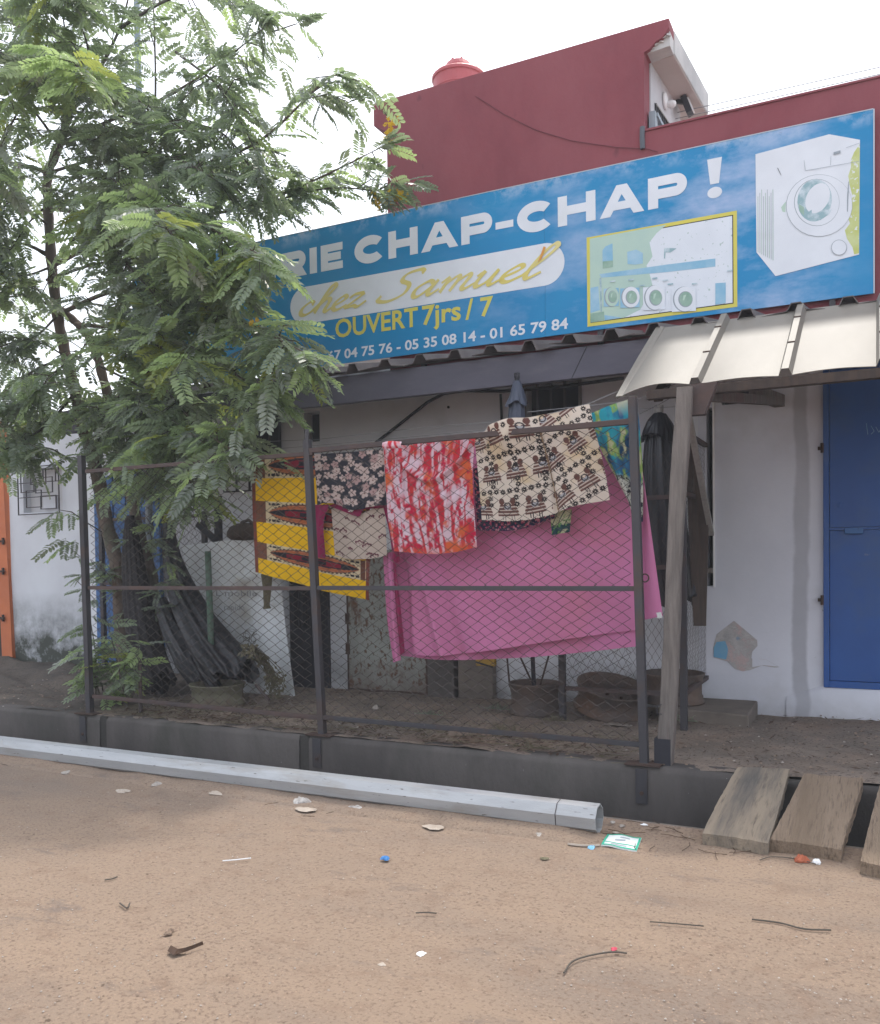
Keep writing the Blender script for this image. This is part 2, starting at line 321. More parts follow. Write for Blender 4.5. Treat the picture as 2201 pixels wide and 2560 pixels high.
# road: dusty asphalt
def road_mat():
    m = bpy.data.materials.new('dusty_asphalt'); m.use_nodes = True; N = m.node_tree.nodes; L = m.node_tree.links; b = N['Principled BSDF']
    b.inputs['Roughness'].default_value = .95; b.inputs['Specular IOR Level'].default_value = .2
    tc = N.new('ShaderNodeTexCoord')
    def noise(s, d, r, st=None):
        n = N.new('ShaderNodeTexNoise'); n.inputs['Scale'].default_value = s; n.inputs['Detail'].default_value = d; n.inputs['Roughness'].default_value = r
        if st:
            mp = N.new('ShaderNodeMapping'); mp.inputs['Scale'].default_value = st; L.new(tc.outputs['Object'], mp.inputs[0]); L.new(mp.outputs[0], n.inputs['Vector'])
        else: L.new(tc.outputs['Object'], n.inputs['Vector'])
        return n.outputs['Fac']
    def ramp(f, a, c):
        r = N.new('ShaderNodeMapRange'); r.inputs[1].default_value = a; r.inputs[2].default_value = c; L.new(f, r.inputs[0]); return r.outputs[0]
    def mix(f, a, c):
        x = N.new('ShaderNodeMixRGB'); L.new(f, x.inputs[0])
        for i, q in ((1, a), (2, c)):
            if isinstance(q, tuple): x.inputs[i].default_value = (*q, 1)
            else: L.new(q, x.inputs[i])
        return x.outputs[0]
    c = mix(ramp(noise(.8, 6, .6, (.6, 1, 1)), .35, .66), (.305, .224, .162), (.262, .197, .148))
    c = mix(ramp(noise(.45, 5, .6, (.5, 1.6, 1)), .48, .66), c, (.205, .165, .137))
    c = mix(ramp(noise(1.9, 6, .7), .60, .76), c, (.195, .148, .118))
    c = mix(ramp(noise(7, 6, .7), .52, .75), c, (.225, .155, .112))
    c = mix(ramp(noise(3.2, 8, .75, (.5, 1.2, 1)), .58, .70), c, (.175, .140, .120))
    c = mix(ramp(noise(70, 3, .6), .52, .68), c, (.19, .135, .102))
    c = mix(ramp(noise(95, 2, .5), .63, .72), c, (.35, .25, .185))
    c = mix(ramp(noise(33, 2, .5), .70, .75), c, (.13, .092, .068))
    L.new(c, b.inputs['Base Color'])
    bp = N.new('ShaderNodeBump'); bp.inputs['Strength'].default_value = .8; bp.inputs['Distance'].default_value = .014
    L.new(noise(75, 8, .7), bp.inputs['Height']); L.new(bp.outputs[0], b.inputs['Normal'])
    return m
M['road'] = road_mat()
# sign face: printed sky, faded in cloud-like patches towards the right end
def sign_mat():
    m = bpy.data.materials.new('printed_sky'); m.use_nodes = True; N = m.node_tree.nodes; L = m.node_tree.links; b = N['Principled BSDF']
    b.inputs['Roughness'].default_value = .45; b.inputs['Specular IOR Level'].default_value = .35
    tc = N.new('ShaderNodeTexCoord'); sp = N.new('ShaderNodeSeparateXYZ'); L.new(tc.outputs['Object'], sp.inputs[0])
    def noise(s, d, r, st):
        n = N.new('ShaderNodeTexNoise'); n.inputs['Scale'].default_value = s; n.inputs['Detail'].default_value = d; n.inputs['Roughness'].default_value = r
        mp = N.new('ShaderNodeMapping'); mp.inputs['Scale'].default_value = st; L.new(tc.outputs['Object'], mp.inputs[0]); L.new(mp.outputs[0], n.inputs['Vector'])
        return n.outputs['Fac']
    def ramp(f, a, c, lo=0, hi=1):
        r = N.new('ShaderNodeMapRange'); r.inputs[1].default_value = a; r.inputs[2].default_value = c; r.inputs[3].default_value = lo; r.inputs[4].default_value = hi
        L.new(f, r.inputs[0]); return r.outputs[0]
    def mul(a, c):
        x = N.new('ShaderNodeMath'); x.operation = 'MULTIPLY'; L.new(a, x.inputs[0]); L.new(c, x.inputs[1]); return x.outputs[0]
    def mix(f, a, c):
        x = N.new('ShaderNodeMixRGB'); L.new(f, x.inputs[0])
        for i, q in ((1, a), (2, c)):
            if isinstance(q, tuple): x.inputs[i].default_value = (*q, 1)
            else: L.new(q, x.inputs[i])
        return x.outputs[0]
    c = mix(ramp(noise(2, 3, .5, (1, 1, 1)), .3, .7), (.002, .205, .45), (.003, .235, .48))
    cl = mul(ramp(noise(1.5, 7, .62, (1, 1, 2.2)), .44, .70), ramp(sp.outputs[0], -3.6, -1.2, .06, 1))
    cl = mul(cl, ramp(sp.outputs[0], -.5, -.15, 1, .15))
    c = mix(cl, c, (.36, .46, .66))
    edge = mul(ramp(sp.outputs[2], 4.22, 4.37), ramp(noise(4, 6, .7, (1, 1, 1)), .45, .6))
    c = mix(edge, c, (.40, .50, .66))
    L.new(c, b.inputs['Base Color'])
    return m
M['signface'] = sign_mat()

# ------------------------------------------------------------------ numpy noise
def vnoise(x, y, seed=0):
    rs = np.random.RandomState(seed); g = rs.rand(64, 64)
    xi = np.floor(x).astype(int); yi = np.floor(y).astype(int); fx = x - xi; fy = y - yi
    fx = fx * fx * (3 - 2 * fx); fy = fy * fy * (3 - 2 * fy)
    a = g[yi % 64, xi % 64]; b = g[yi % 64, (xi + 1) % 64]; c = g[(yi + 1) % 64, xi % 64]; d = g[(yi + 1) % 64, (xi + 1) % 64]
    return (a * (1 - fx) + b * fx) * (1 - fy) + (c * (1 - fx) + d * fx) * fy
def fbm(x, y, seed=0, o=4):
    r = 0; a = .5; t = 0
    for k in range(o):
        r = r + a * vnoise(x * 2 ** k, y * 2 ** k, seed + k); t += a; a *= .5
    return r / t

# ------------------------------------------------------------------ ground, drain
LIP, CURB, YARD = 4.13, 4.86, 0.085
xs = np.concatenate([[-60, -30, -15], np.linspace(-9, 2.5, 116), [5, 12, 30, 60]]); ys = np.concatenate([[-60, -25, -10, -4], np.linspace(-1, LIP, 52)])
X, Yg = np.meshgrid(xs, ys)
Zr = (fbm(X * .9 + 40, Yg * .9 + 40, 3) - .5) * .03 * np.clip((LIP - .05 - Yg) / .5, 0, 1) - .004
b = MB(); b.grid(np.stack([X, Yg, Zr], -1)[:, ::-1]); road = struct(b.build('road', M['road'], smooth=True))
b = MB(); b.box(-60, 60, LIP - .0, LIP + .035, -.6, -.006); struct(b.build('drain_lip', M['curbtop'], bevel=.01))
b = MB(); b.box(-60, 60, LIP + .035, CURB, -.62, -.56); struct(b.build('drain_floor', M['concrete']))
b = MB(); x = -9.6
def curb_seg(x0, x1, dy=0):
    b = MB(); n = max(2, int((x1 - x0) / .06)); P = []
    for zz, yy in ((-.56, CURB), (-.2, CURB - .002), (.05, CURB), (.075, CURB + .012), (.085, CURB + .03), (.086, CURB + .15)):
        xx = np.linspace(x0, x1, n); nz = (fbm(xx * 7, xx * 0 + zz * 9, 5) - .5)
        P.append(np.stack([xx, yy + dy + nz * (.008 if zz < .07 else .012), zz + nz * (.012 if zz > .06 else 0)], -1))
    P = np.array(P); b.grid(P[::-1])
    b.box(x0, x1, CURB + .155, CURB + .16, -.56, .07)
    return struct(b.build('kerb_wall', M['concrete'], smooth=True))
for x0, x1 in ((-60, -12), (-12, -5.36), (-5.29, -3.5), (-3.42, .35), (.36, 3), (3, 60)): curb_seg(x0, x1)
for x0, x1 in ((-5.36, -5.29), (-3.5, -3.42)):       # recessed, darker joints between the kerb sections
    b = MB(); b.box(x0, x1, CURB + .006, CURB + .1, -.56, .082); struct(b.build('kerb_joint', M['kerb_joint']))
# raised yard behind the kerb
xs = np.concatenate([[-60, -20], np.linspace(-11, 2, 262), [4, 10, 60]]); ys = np.concatenate([np.linspace(CURB + .035, 7.05, 62), [9, 20, 60]])
X, Yg = np.meshgrid(xs, ys)
def yard_z(X, Yg):
    X = np.asarray(X, float); Yg = np.asarray(Yg, float)
    z = YARD - .03 * np.clip((Yg - 5) / 2, 0, 1) + (fbm(X * 3.1, Yg * 3.1, 11) - .5) * .05
    lf = np.clip((-5.2 - X) / .8, 0, 1)                              # rutted, ridged ground in front of the neighbour
    z = z + lf * ((np.abs(fbm(X * .7 + 5, Yg * 3.2 + X * .9, 21) - .5) * .30 - .03) * np.clip((Yg - 5.0) / .5, 0, 1) + .07 * np.clip((Yg - 5.4) / 1.2, 0, 1))
    z = z + .015 * np.clip((X + .9) / .5, 0, 1)
    return z + (fbm(X * 11, Yg * 11, 31) - .5) * .018
Zy = yard_z(X, Yg)
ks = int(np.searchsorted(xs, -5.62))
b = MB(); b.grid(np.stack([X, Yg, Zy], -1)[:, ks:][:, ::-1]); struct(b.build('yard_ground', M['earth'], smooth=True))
b = MB(); b.grid(np.stack([X, Yg, Zy], -1)[:, :ks + 1][:, ::-1]); struct(b.build('terrace_ground', M['shaded_earth'], smooth=True))  # left ground: tree shade is put into the darker soil colour

# ------------------------------------------------------------------ shop building
WY = 7.0
def wall_holes(b, x0, x1, z0, z1, y, holes, depth=.12, m=0, mdark=1):
    xs = sorted({x0, x1} | {h[0] for h in holes} | {h[1] for h in holes}); zs = sorted({z0, z1} | {h[2] for h in holes} | {h[3] for h in holes})
    for i in range(len(xs) - 1):
        for j in range(len(zs) - 1):
            cx, cz = (xs[i] + xs[i + 1]) / 2, (zs[j] + zs[j + 1]) / 2
            if any(h[0] < cx < h[1] and h[2] < cz < h[3] for h in holes): continue
            b.add([(xs[i], y, zs[j]), (xs[i + 1], y, zs[j]), (xs[i + 1], y, zs[j + 1]), (xs[i], y, zs[j + 1])], [(0, 1, 2, 3)], m)
    for a, c, d, e in holes:
        b.add([(a, y, d), (c, y, d), (c, y, e), (a, y, e), (a, y + depth, d), (c, y + depth, d), (c, y + depth, e), (a, y + depth, e)],
              [(0, 4, 5, 1), (2, 6, 7, 3), (0, 3, 7, 4), (1, 5, 6, 2)], m)
        b.add([(a, y + depth, d), (c, y + depth, d), (c, y + depth, e), (a, y + depth, e)], [(0, 1, 2, 3)], mdark)
shop = thing('shop_building', 'two storey laundry shop with dark red upper wall and whitewashed ground floor', 'building', (-3, WY, 0))
WIN_A = (-4.919, -4.741, 2.391, 2.674); WIN_B = (-5.611, -5.20, 2.262, 2.781); WIN_C = (-2.66, -2.19, 2.30, 2.705)
JAMB = (-1.188, -1.140, 1.022, 2.388); VENT = (-1.072, -.80, 2.40, 2.521); BDOOR = (-5.093, -4.654, -.03, 1.15)
b = MB(); wall_holes(b, -7.85, -1.25, -.1, 3.0, WY, [WIN_A, WIN_B, WIN_C], .14); b.build('wall', [M['wall'], M['dark']], shop)
b = MB(); wall_holes(b, -1.25, .02 - .384, -.1, 3.0, WY, [JAMB, VENT], .14); b.box(-.364, .75, WY - .02, WY + .1, -.1, .285)
b.box(.75, 6, WY, WY + .2, -.1, 3.0); b.box(-.364, .75, WY, WY + .1, 2.75, 3.0)
wr = b.build('wall', [M['wall_right'], M['dark']], shop); wr['label'] = 'cleaner whitewashed wall beside the blue door'
for (a, c, d, e) in (WIN_B, WIN_C):                       # burglar bars
    f = MB(); yy = WY - .012
    f.box(a - .02, c + .02, yy - .012, yy, e - .01, e + .02); f.box(a - .02, c + .02, yy - .012, yy, d - .02, d + .01)
    f.box(a - .02, a + .005, yy - .0125, yy + .0005, d, e); f.box(c - .005, c + .02, yy - .0125, yy + .0005, d, e)
    fr = f.build('window_frame', M['blackmetal'] if a < -5 else M['oldwood'], shop)
    for k in range(1, 4):
        g = MB(); xx = a + (c - a) * k / 4; g.box(xx - .009, xx + .009, yy - .03, yy - .014, d - .02, e + .02); g.build('window_bar', M['steel'], fr)
g = MB(); p0 = at(560, 1185, WY - .03); p1 = at(625, 1225, WY - .03)
for k in range(3):
    xx = p0[0] + (p1[0] - p0[0]) * k / 2; g.box(xx - .008, xx + .008, WY - .04, WY - .024, p1[2], 2.262)
g.box(p0[0], p1[0] + .02, WY - .041, WY - .023, p1[2] - .012, p1[2]); g.build('window_grille', M['blackmetal'], shop)
g = MB(); a, c, d, e = JAMB; g.box(c, c + .012, WY - .02, WY + .01, d - .01, e + .2); g.build('door_trim', M['tagwhite'], shop)
g = MB(); g.box(a - .01, c, WY - .035, WY - .01, d + .10, d + .14); g.build('latch', M['oldwood'], shop)
g = MB(); g.tube([(-3.382, WY - .01, 2.59), (-3.382, WY + .02, 2.59)], .012, 8); g.build('wall_hole', M['dark'], shop)
# flaked patch showing older paint layers
def reg8(x, y): p = at(1500 + x / 2.0713, 900 + y / 2.0713, WY); return (p[0], p[2])
PEEL = [(695, 1350), (755, 1400), (815, 1450), (817, 1480), (790, 1510), (785, 1545), (860, 1550), (930, 1590), (905, 1592), (840, 1582), (780, 1605), (740, 1612), (700, 1600), (660, 1560), (590, 1540), (588, 1490), (605, 1420), (650, 1385)]
g = MB(); g.flat([reg8(*p) for p in PEEL], WY - .003)
peelm = mat('flaked_plaster', (.48, .46, .45), (.36, .35, .35), 14, .95, .6, 50, c3=(.52, .41, .40), scale3=7, lo3=.5, hi3=.58, speck=(.08, .22, .40), speck_scale=5, speck_at=.60)
g.build('flaked_patch', peelm, shop)
g = MB(); g.flat([reg8(*p) for p in [(605, 1460), (650, 1455), (665, 1500), (655, 1550), (590, 1538), (590, 1490)]], WY - .0045)
g.build('flaked_patch', mat('old_blue_paint', (.13, .34, .55), (.19, .38, .52), 12, .8), shop)
g = MB(); g.flat([reg8(*p) for p in [(790, 1545), (860, 1551), (925, 1588), (850, 1580), (790, 1590)]], WY - .0045); g.build('flaked_patch', M['wall_right'], shop)
# baseboard lump under the door and base ridge
g = MB(); g.rings([[(-.62 + .26 * t, WY - .0 - dy * (0.25 + .75 * t), z) for dy, z in ((.0, .30 - .1 * (1 - t)), (.05, .26 - .1 * (1 - t)), (.07, .12), (.07, -.05))] for t in np.linspace(0, 1, 8)] +
               [[(xx, WY - dy, z) for dy, z in ((.0, .30), (.05, .27), (.07, .12), (.07, -.05))] for xx in (.2, .8, 2)], closed=False)
g.build('plinth', M['wall_right'], shop, True)
# blue steel door
g = MB(); g.box(-.364, -.325, WY - .035, WY + .02, .287, 2.75); g.box(.70, .75, WY - .035, WY + .02, .287, 2.75); g.box(-.325, .70, WY - .035, WY + .02, .287, .335); g.box(-.325, .70, WY - .035, WY + .02, 2.70, 2.75)
door = g.build('door', M['blue_door'], shop, bevel=.003)
g = MB(); g.box(-.322, .697, WY - .020, WY - .002, .338, 1.425); g.build('door_panel', M['blue_door'], door, bevel=.003)
g = MB(); g.box(-.322, .697, WY - .020, WY - .002, 1.446, 2.697); g.build('door_panel', M['blue_door'], door, bevel=.003)
g = MB(); g.box(-.325, .70, WY - .028, WY - .001, 1.427, 1.444); g.build('door_rail', M['blue_door'], door)
p = at(2135, 1327, WY - .03); g = MB(); g.box(p[0] - .06, p[0] + .06, WY - .05, WY - .021, p[2] - .022, p[2] + .022); g.build('handle_plate', M['bluesheet'], door, bevel=.004)
p = at(2100, 1262, WY); g = MB(); g.lathe([(0, 0), (.02, 0), (.022, .008), (.0, .012)], (p[0], WY - .02, p[2]), 14, tilt=Matrix.Rotation(math.radians(90), 3, 'X')); g.build('lock_knob', M['blue_door'], door)
for y in (1120, 1500):
    p = at(2056, y, WY - .03); g = MB(); g.tube([(p[0], WY - .04, p[2] - .035), (p[0], WY - .04, p[2] + .035)], .011, 8); g.box(p[0] - .03, p[0], WY - .03, WY - .005, p[2] - .012, p[2] + .012); g.build('hinge', M['rust'], door)
# scratched chalk mark on the door
p = at(2178, 1075, WY - .022); g = MB()
for (a, c) in (((0, .05), (.01, -.03)), ((.03, .03), (.05, -.01)), ((.05, -.01), (.03, -.03)), ((.06, .02), (.08, -.02)), ((.08, -.02), (.11, .03))):
    g.tube([(p[0] + a[0] - .03, WY - .0215, p[2] + a[1]), (p[0] + c[0] - .03, WY - .0215, p[2] + c[1])], .0016, 4)
g.build('scratch', M['lightblue_print'], door)
# upper storey front (coplanar with parapet)
g = MB(); g.prism([(-4.085, 5.376), (-4.085, 5.177), (-3.953, 5.10), (-3.953, 2.95), (-1.642, 2.95), (-1.642, 5.185), (-1.60, 5.20), (-1.55, 5.245), (-1.50, 5.26), (-1.465, 5.30), (-1.447, 5.32), (-1.447, 5.393)], WY - .02, WY + .16)
g.build('upper_wall', M['red'], shop)
g = MB(); g.box(-1.642, 6, WY - .019, WY + .16, 2.95, 4.575); g.box(-1.642, 6, WY - .03, WY + .18, 4.575, 4.59); g.build('parapet', M['red'], shop)
KS = .066; sxx = lambda y: -1.642 + KS * (y - 7)            # the side wall is not quite square to the front
def quadbox(y0, y1, xo, z0, z1, xl):
    return [(xl, y0, z0), (sxx(y0) + xo, y0, z0), (sxx(y1) + xo, y1, z0), (xl, y1, z0), (xl, y0, z1), (sxx(y0) + xo, y0, z1), (sxx(y1) + xo, y1, z1), (xl, y1, z1)]
BF = [(0, 3, 2, 1), (4, 5, 6, 7), (0, 1, 5, 4), (1, 2, 6, 5), (2, 3, 7, 6), (3, 0, 4, 7)]
g = MB(); g.add(quadbox(WY + .16, 8.04, 0, 2.9, 5.2, -3.953), BF); g.build('side_wall', M['grey_wall'], shop)
g = MB(); g.add(quadbox(WY + .16, 8.26, .193, 5.205, 5.392, -4.08), BF); g.build('roof_slab', M['slab'], shop, bevel=.01)
g = MB(); g.add(quadbox(WY + .16, 8.24, .182, 5.197, 5.204, -4.07), BF); g.build('soffit', M['soffit'], shop)
g = MB(); rs_ = np.random.RandomState(4)                     # broken plaster at the slab corner
g.prism([(-1.64, 5.19), (-1.60, 5.206), (-1.55, 5.248), (-1.50, 5.262), (-1.467, 5.30), (-1.449, 5.318), (-1.449, 5.206)], WY + .02, WY + .17)
for k in range(9):
    t = k / 8; q = Vector((-1.62 + .15 * t, WY - .004 + .02 * rs_.rand(), 5.205 + .08 * t)); g.bar(q, q + Vector((.03, .015, rs_.uniform(-.01, .02))), rs_.uniform(.01, .025), .012)
g.build('broken_corner', M['slab'], shop)
g = MB(); g.tube([(-1.655, WY - .03, 4.61), (-1.657, WY - .032, 4.53), (-1.654, WY - .03, 4.44)], .020, 8); g.build('downpipe_stub', mat('dark_pipe', (.11, .12, .14)), shop)
# window with bars in the upper side wall
def sbox(g, y0, y1, o0, o1, z0, z1): g.add([(sxx(y) + o, y, z) for z in (z0, z1) for y, o in ((y0, o0), (y0, o1), (y1, o1), (y1, o0))], [(0, 1, 2, 3), (7, 6, 5, 4), (0, 4, 5, 1), (1, 5, 6, 2), (2, 6, 7, 3), (3, 7, 4, 0)])
g = MB(); sbox(g, 7.26, 7.74, .001, .004, 4.5, 4.92); wn = g.build('window', M['dark'], shop)
for k in range(8):
    h = MB(); yy = 7.27 + k * .06; sbox(h, yy, yy + .01, .0045, .014, 4.5, 4.92); h.build('window_bar', M['steel'], wn)
h = MB()
for zz in (4.66, 4.74, 4.82, 4.90): sbox(h, 7.26, 7.74, .0145, .02, zz, zz + .01)
h.build('window_bar', M['greywood'], wn)
g = MB(); g.bar((sxx(7.12) + .03, 7.12, 4.56), (sxx(7.12) + .03, 7.12, 4.77), .05, .08); g.bar((sxx(7.13) + .05, 7.13, 4.76), (sxx(7.7) + .05, 7.7, 4.66), .03, .03); g.build('bracket', M['pipe'], shop)
# far flank and back so that the shop is closed
g = MB(); g.box(-7.85, 6, 8.47, 8.6, -.1, 3.4); g.box(-7.85, -7.75, WY + .01, 8.47, -.1, 3.0); g.box(-7.74, 5.9, WY + .15, 8.46, 2.98, 3.0 + .05); g.build('back_wall', M['grey_wall'], shop)
# hanging cable across the red wall
pts = [at(*q, WY - .03) for q in ((1190, 240), (1260, 285), (1340, 325), (1430, 352), (1540, 368), (1620, 372), (1645, 380))]
g = MB(); g.tube(pts, .003, 5); g.build('cable', mat('painted_cable', (.15, .042, .052)), shop)
# lamps on the side wall
def wall_lamp(y, z, label, square):
    xw = sxx(y) + .001; t = thing('wall_lamp', label, 'lamp', (xw, y, z))
    g = MB()
    if square:
        g.bar((xw + .01, y, z + .06), (xw + .10, y, z + .03), .03, .03); g.build('bracket', M['steel'], t)
        g = MB(); g.bar((xw + .08, y - .01, z + .07), (xw + .13, y + .01, z - .07), .13, .05, up=(1, 0, .3)); g.build('housing', M['blackmetal'], t)
        g = MB(); g.bar((xw + .115, y - .012, z + .05), (xw + .155, y + .005, z - .06), .09, .02, up=(1, 0, .3)); g.build('diffuser', M['lampwhite'], t)
    else:
        R = Matrix.Rotation(math.radians(90), 3, 'Y')
        g.lathe([(0, 0), (.065, 0), (.07, .012), (.05, .022), (0, .025)], (xw, y, z), 18, tilt=R); g.build('base', M['lampwhite'], t, True)
        g = MB(); g.lathe([(.022, .02), (.03, .04), (.03, .07), (.02, .09), (0, .095)], (xw, y + .02, z - .03), 14, tilt=R); g.build('lamp_shade', M['lampwhite'], t, True)
wall_lamp(7.539, 5.055, 'round white lamp on the grey side wall of the upper storey', False)
wall_lamp(7.86, 5.13, 'square floodlight beside the round lamp on the upper side wall', True)

# neighbour on the left
nb = thing('neighbour_house', 'low whitewashed house with mouldy base and orange door post at the far left', 'house', (-10, WY, 0))
VH = (-8.86, -8.22, 1.86, 2.36)
b = MB(); wall_holes(b, -9.10, -7.852, -.05, 2.95, WY + .002, [VH], .1); b.box(-7.99, -7.855, WY + .1, 9, -.05, 2.9); b.box(-14, -9.32, WY + .1, WY + .3, -.05, 2.95)
b.build('wall', [M['wall_left'], M['grey_wall']], nb)
g = MB(); g.add([(-9.33, WY - .04, 2.95), (-9.30 + .13, WY - .04, 2.95), (-9.06, WY - .04, .1), (-9.24, WY - .04, .1), (-9.33, WY + .2, 2.95), (-9.17, WY + .2, 2.95), (-9.06, WY + .2, .1), (-9.24, WY + .2, .1)],
                [(0, 3, 2, 1), (1, 2, 6, 5), (0, 4, 7, 3), (0, 1, 5, 4)]); g.build('door_post', M['orange'], nb)
for y in (1353, 1428, 1545):
    p = at(8, y, WY - .06); g = MB(); g.bar((p[0] - .12, WY - .07, p[2]), (p[0] + .03, WY - .07, p[2]), .02, .022); g.bar((p[0], WY - .06, p[2] - .04), (p[0], WY - .06, p[2] + .04), .02, .02); g.build('bolt', M['rust'], nb)
g = MB(); g.box(-10.2, -9.25, WY + .02, WY + .09, .1, 2.5); g.build('door', M['brownwood'], nb)
# ventilation grille: nested steel squares, standing proud of the wall
g = MB(); x0, x1, z0, z1 = VH; yy = WY - .05
def fr(g, a, c, d, e, w=.011):
    g.box(a, c, yy - .01, yy, d, d + w); g.box(a, c, yy - .01, yy, e - w, e); g.box(a, a + w, yy - .0105, yy + .0005, d, e); g.box(c - w, c, yy - .0105, yy + .0005, d, e)
fr(g, x0 - .02, x1 + .02, z0 - .03, z1 + .02); wg = g.build('window_grille', M['steel'], nb)
for (a, c, d, e) in ((.18, .58, .1, .5), (.42, .86, .42, .78), (.05, .40, .45, .9), (.55, .95, .05, .36), (.30, .70, .62, .97), (.62, .95, .66, .95)):
    g = MB(); yy = WY - .05 + .002 * (a * 7 % 3); fr(g, x0 + (x1 - x0) * a, x0 + (x1 - x0) * c, z0 + (z1 - z0) * d, z0 + (z1 - z0) * e, .009); g.build('grille_square', M['steel'], wg)
yy = WY - .05
g = MB()
for k in (.33, .66): g.box(x0, x1, yy - .002, yy + .006, z0 + (z1 - z0) * k, z0 + (z1 - z0) * k + .009)
g.build('grille_bar', M['steel'], wg)
g = MB()
g.box(-8.62, -8.40, WY + .075, WY + .095, 1.9, 2.05); g.build('vent_block', M['wall_left'], nb)

# unplastered house behind, left of the red storey
bh = thing('block_house', 'unplastered block house behind the tree crown left of the red wall', 'house', (-5.6, 9.5, 0))
g = MB(); g.box(-6.6, -4.3, 9.4, 11, 0, 4.95); g.build('wall', mat('brown_block', (.36, .29, .25), (.30, .25, .22), 3, .95, .3), bh)
g = MB(); g.box(-6.7, -4.25, 9.3, 11.1, 4.955, 5.04); g.build('roof_slab', M['slab'], bh)

# ------------------------------------------------------------------ water tank on the red storey
p = at(1146, 175, 7.9); tx, tz = float(p[0]), 5.39; TY = 7.9
tk = thing('water_tank', 'red plastic water tank with domed lid on the flat roof', 'water tank', (tx, TY, tz))
g = MB(); g.lathe([(.245, 0), (.245, .40), (.252, .405), (.252, .415), (.245, .42), (.245, .515), (.258, .52), (.258, .545), (.24, .562), (.15, .575)], (tx, TY, tz), 32); g.build('body', M['tank'], tk)
g = MB(); g.lathe([(.145, .565), (.14, .63), (.115, .675), (.06, .692), (0, .695)], (tx, TY, tz), 24); lid = g.build('lid', M['tank'], tk)
for k in range(6):
    h = MB(); a = k * math.pi / 3 + .3; h.bar((tx + .14 * math.cos(a), TY + .14 * math.sin(a), tz + .57), (tx + .08 * math.cos(a), TY + .08 * math.sin(a), tz + .70), .018, .024); h.build('rib', M['tank'], lid)
g = MB(); g.tube([(tx + .16, TY, tz + .50), (tx + .235, TY - .02, tz + .57)], .045, 10); g.build('vent_spout', M['tank'], tk)
g = MB(); g.tube([(tx - .275, TY - .05, tz + .0), (tx - .275, TY - .05, tz + .40), (tx - .25, TY - .05, tz + .41)], .006, 6); g.build('pipe', M['steel'], tk)

# power lines: seven thin wires leaving the upper side wall to the right
for k in range(6):
    pr_ = at(2201, 226 - 16 * k, 7.55 + .08 * k)
    pts = [(-1.60 + (pr_[0] + 9.60) * t, pr_[1], float(pr_[2]) - .05 - .14 * math.sin(math.pi * min(1, t)) * .5 + .02 * k * t) for t in np.linspace(0, 1, 20)]
    g = MB(); g.tube(pts, .0036, 4)
    tag(g.build('power_line', M['line']), ['lowest', 'second lowest', 'third lowest', 'third highest', 'second highest', 'highest'][k] + ' of the thin overhead wires running right from the upper wall', 'wire', 'overhead wires beside the upper storey')

# ------------------------------------------------------------------ veranda roof (lean-to) with grey fascia
ver = thing('veranda_roof', 'lean-to roof of old ribbed sheets with grey fascia in front of the shop', 'veranda roof', (-3, 6.6, 2.7))
EY, EZ, BZ = 6.14, 2.80, 2.99
PITCHX = .3045; RIB0 = float(at(1227, 872, EY)[0])
def ridge(x):
    t = ((x - RIB0) / PITCHX + .5) % 1.0 - .5; a = abs(t * PITCHX)
    return .062 * min(1, max(0, (.062 - a) / .032))
for k in range(-7, 6):
    x0 = RIB0 + (3 * k - .5) * PITCHX * .5 * 2 / 2; x0 = RIB0 + (2 * k - .5) * PITCHX; x1 = x0 + 2 * PITCHX + .02
    if x0 < -7.9: continue
    if x1 > 2.4: break
    xs_ = sorted(set(np.linspace(x0, x1, 21).tolist() + [RIB0 + (2 * k + j) * PITCHX + s for j in (0, 1) for s in (-.062, -.03, .03, .062)]))
    b = MB(); sag = random.uniform(-.01, .01); dr = random.uniform(-.012, .012); P = []
    for y, z in ((EY, EZ), (EY + .04, EZ + .008), (EY + .45, EZ + .10), (7.0 - .025, BZ)):
        t = (y - EY) / (7 - EY)
        P.append([(x, y + dr * (1 - t), z + ridge(x) * (1 - .3 * t) + (1 - t) * (sag + .014 * math.sin(x * 9 + k * 2) * (ridge(x) < .01)) + .0015 * (k % 2)) for x in xs_])
    b.grid(np.array(P)[::-1]); o = b.build('roof_sheet', M['roofsheet'], ver)
    s = o.modifiers.new('thick', 'SOLIDIFY'); s.thickness = .006; s.offset = -1
g = MB(); g.box(-7.9, 2.4, 6.196, 6.21, 2.555, 2.775); g.box(-7.9, 2.4, 6.2105, 6.26, 2.555, 2.567); g.box(-7.9, 2.4, 6.2105, 6.26, 2.763, 2.775)
fa = g.build('fascia_board', M['fascia'], ver)
g = MB(); a = at(1467, 857, 6.19); c = at(1429, 925, 6.19); g.bar((a[0], 6.1955, 2.773), (c[0], 6.1955, 2.557), .006, .003, up=(0, 1, 0)); g.build('seam', M['cable'], fa)
for x in (-7, -5.2, -3.4, -1.75, .2, 2):
    g = MB(); g.bar((x, 6.262, 2.70), (x, 6.98, 2.86), .06, .10); g.build('rafter', M['brownwood'], ver)
# sagging dark service cable under the veranda
pts = [at(*q) for q in ((925, 1118, 6.97), (955, 1095, 6.97), (1010, 1052, 6.96), (1070, 1005, 6.95), (1110, 984, 6.94), (1160, 977, 6.9), (1260, 978, 6.9), (1400, 967, 6.9), (1560, 945, 6.9))]
g = MB(); g.tube(pts, .014, 8); tag(g.build('service_cable', M['cable'], smooth=True), 'thick black cable curving down the white wall under the grey fascia', 'cable')
pts = [at(*q, 6.96) for q in ((1252, 985), (1254, 1030), (1256, 1090), (1256, 1200))]
g = MB(); g.tube(pts, .012, 6); tag(g.build('conduit', M['cable']), 'black vertical conduit on the wall left of the folded parasol', 'conduit')

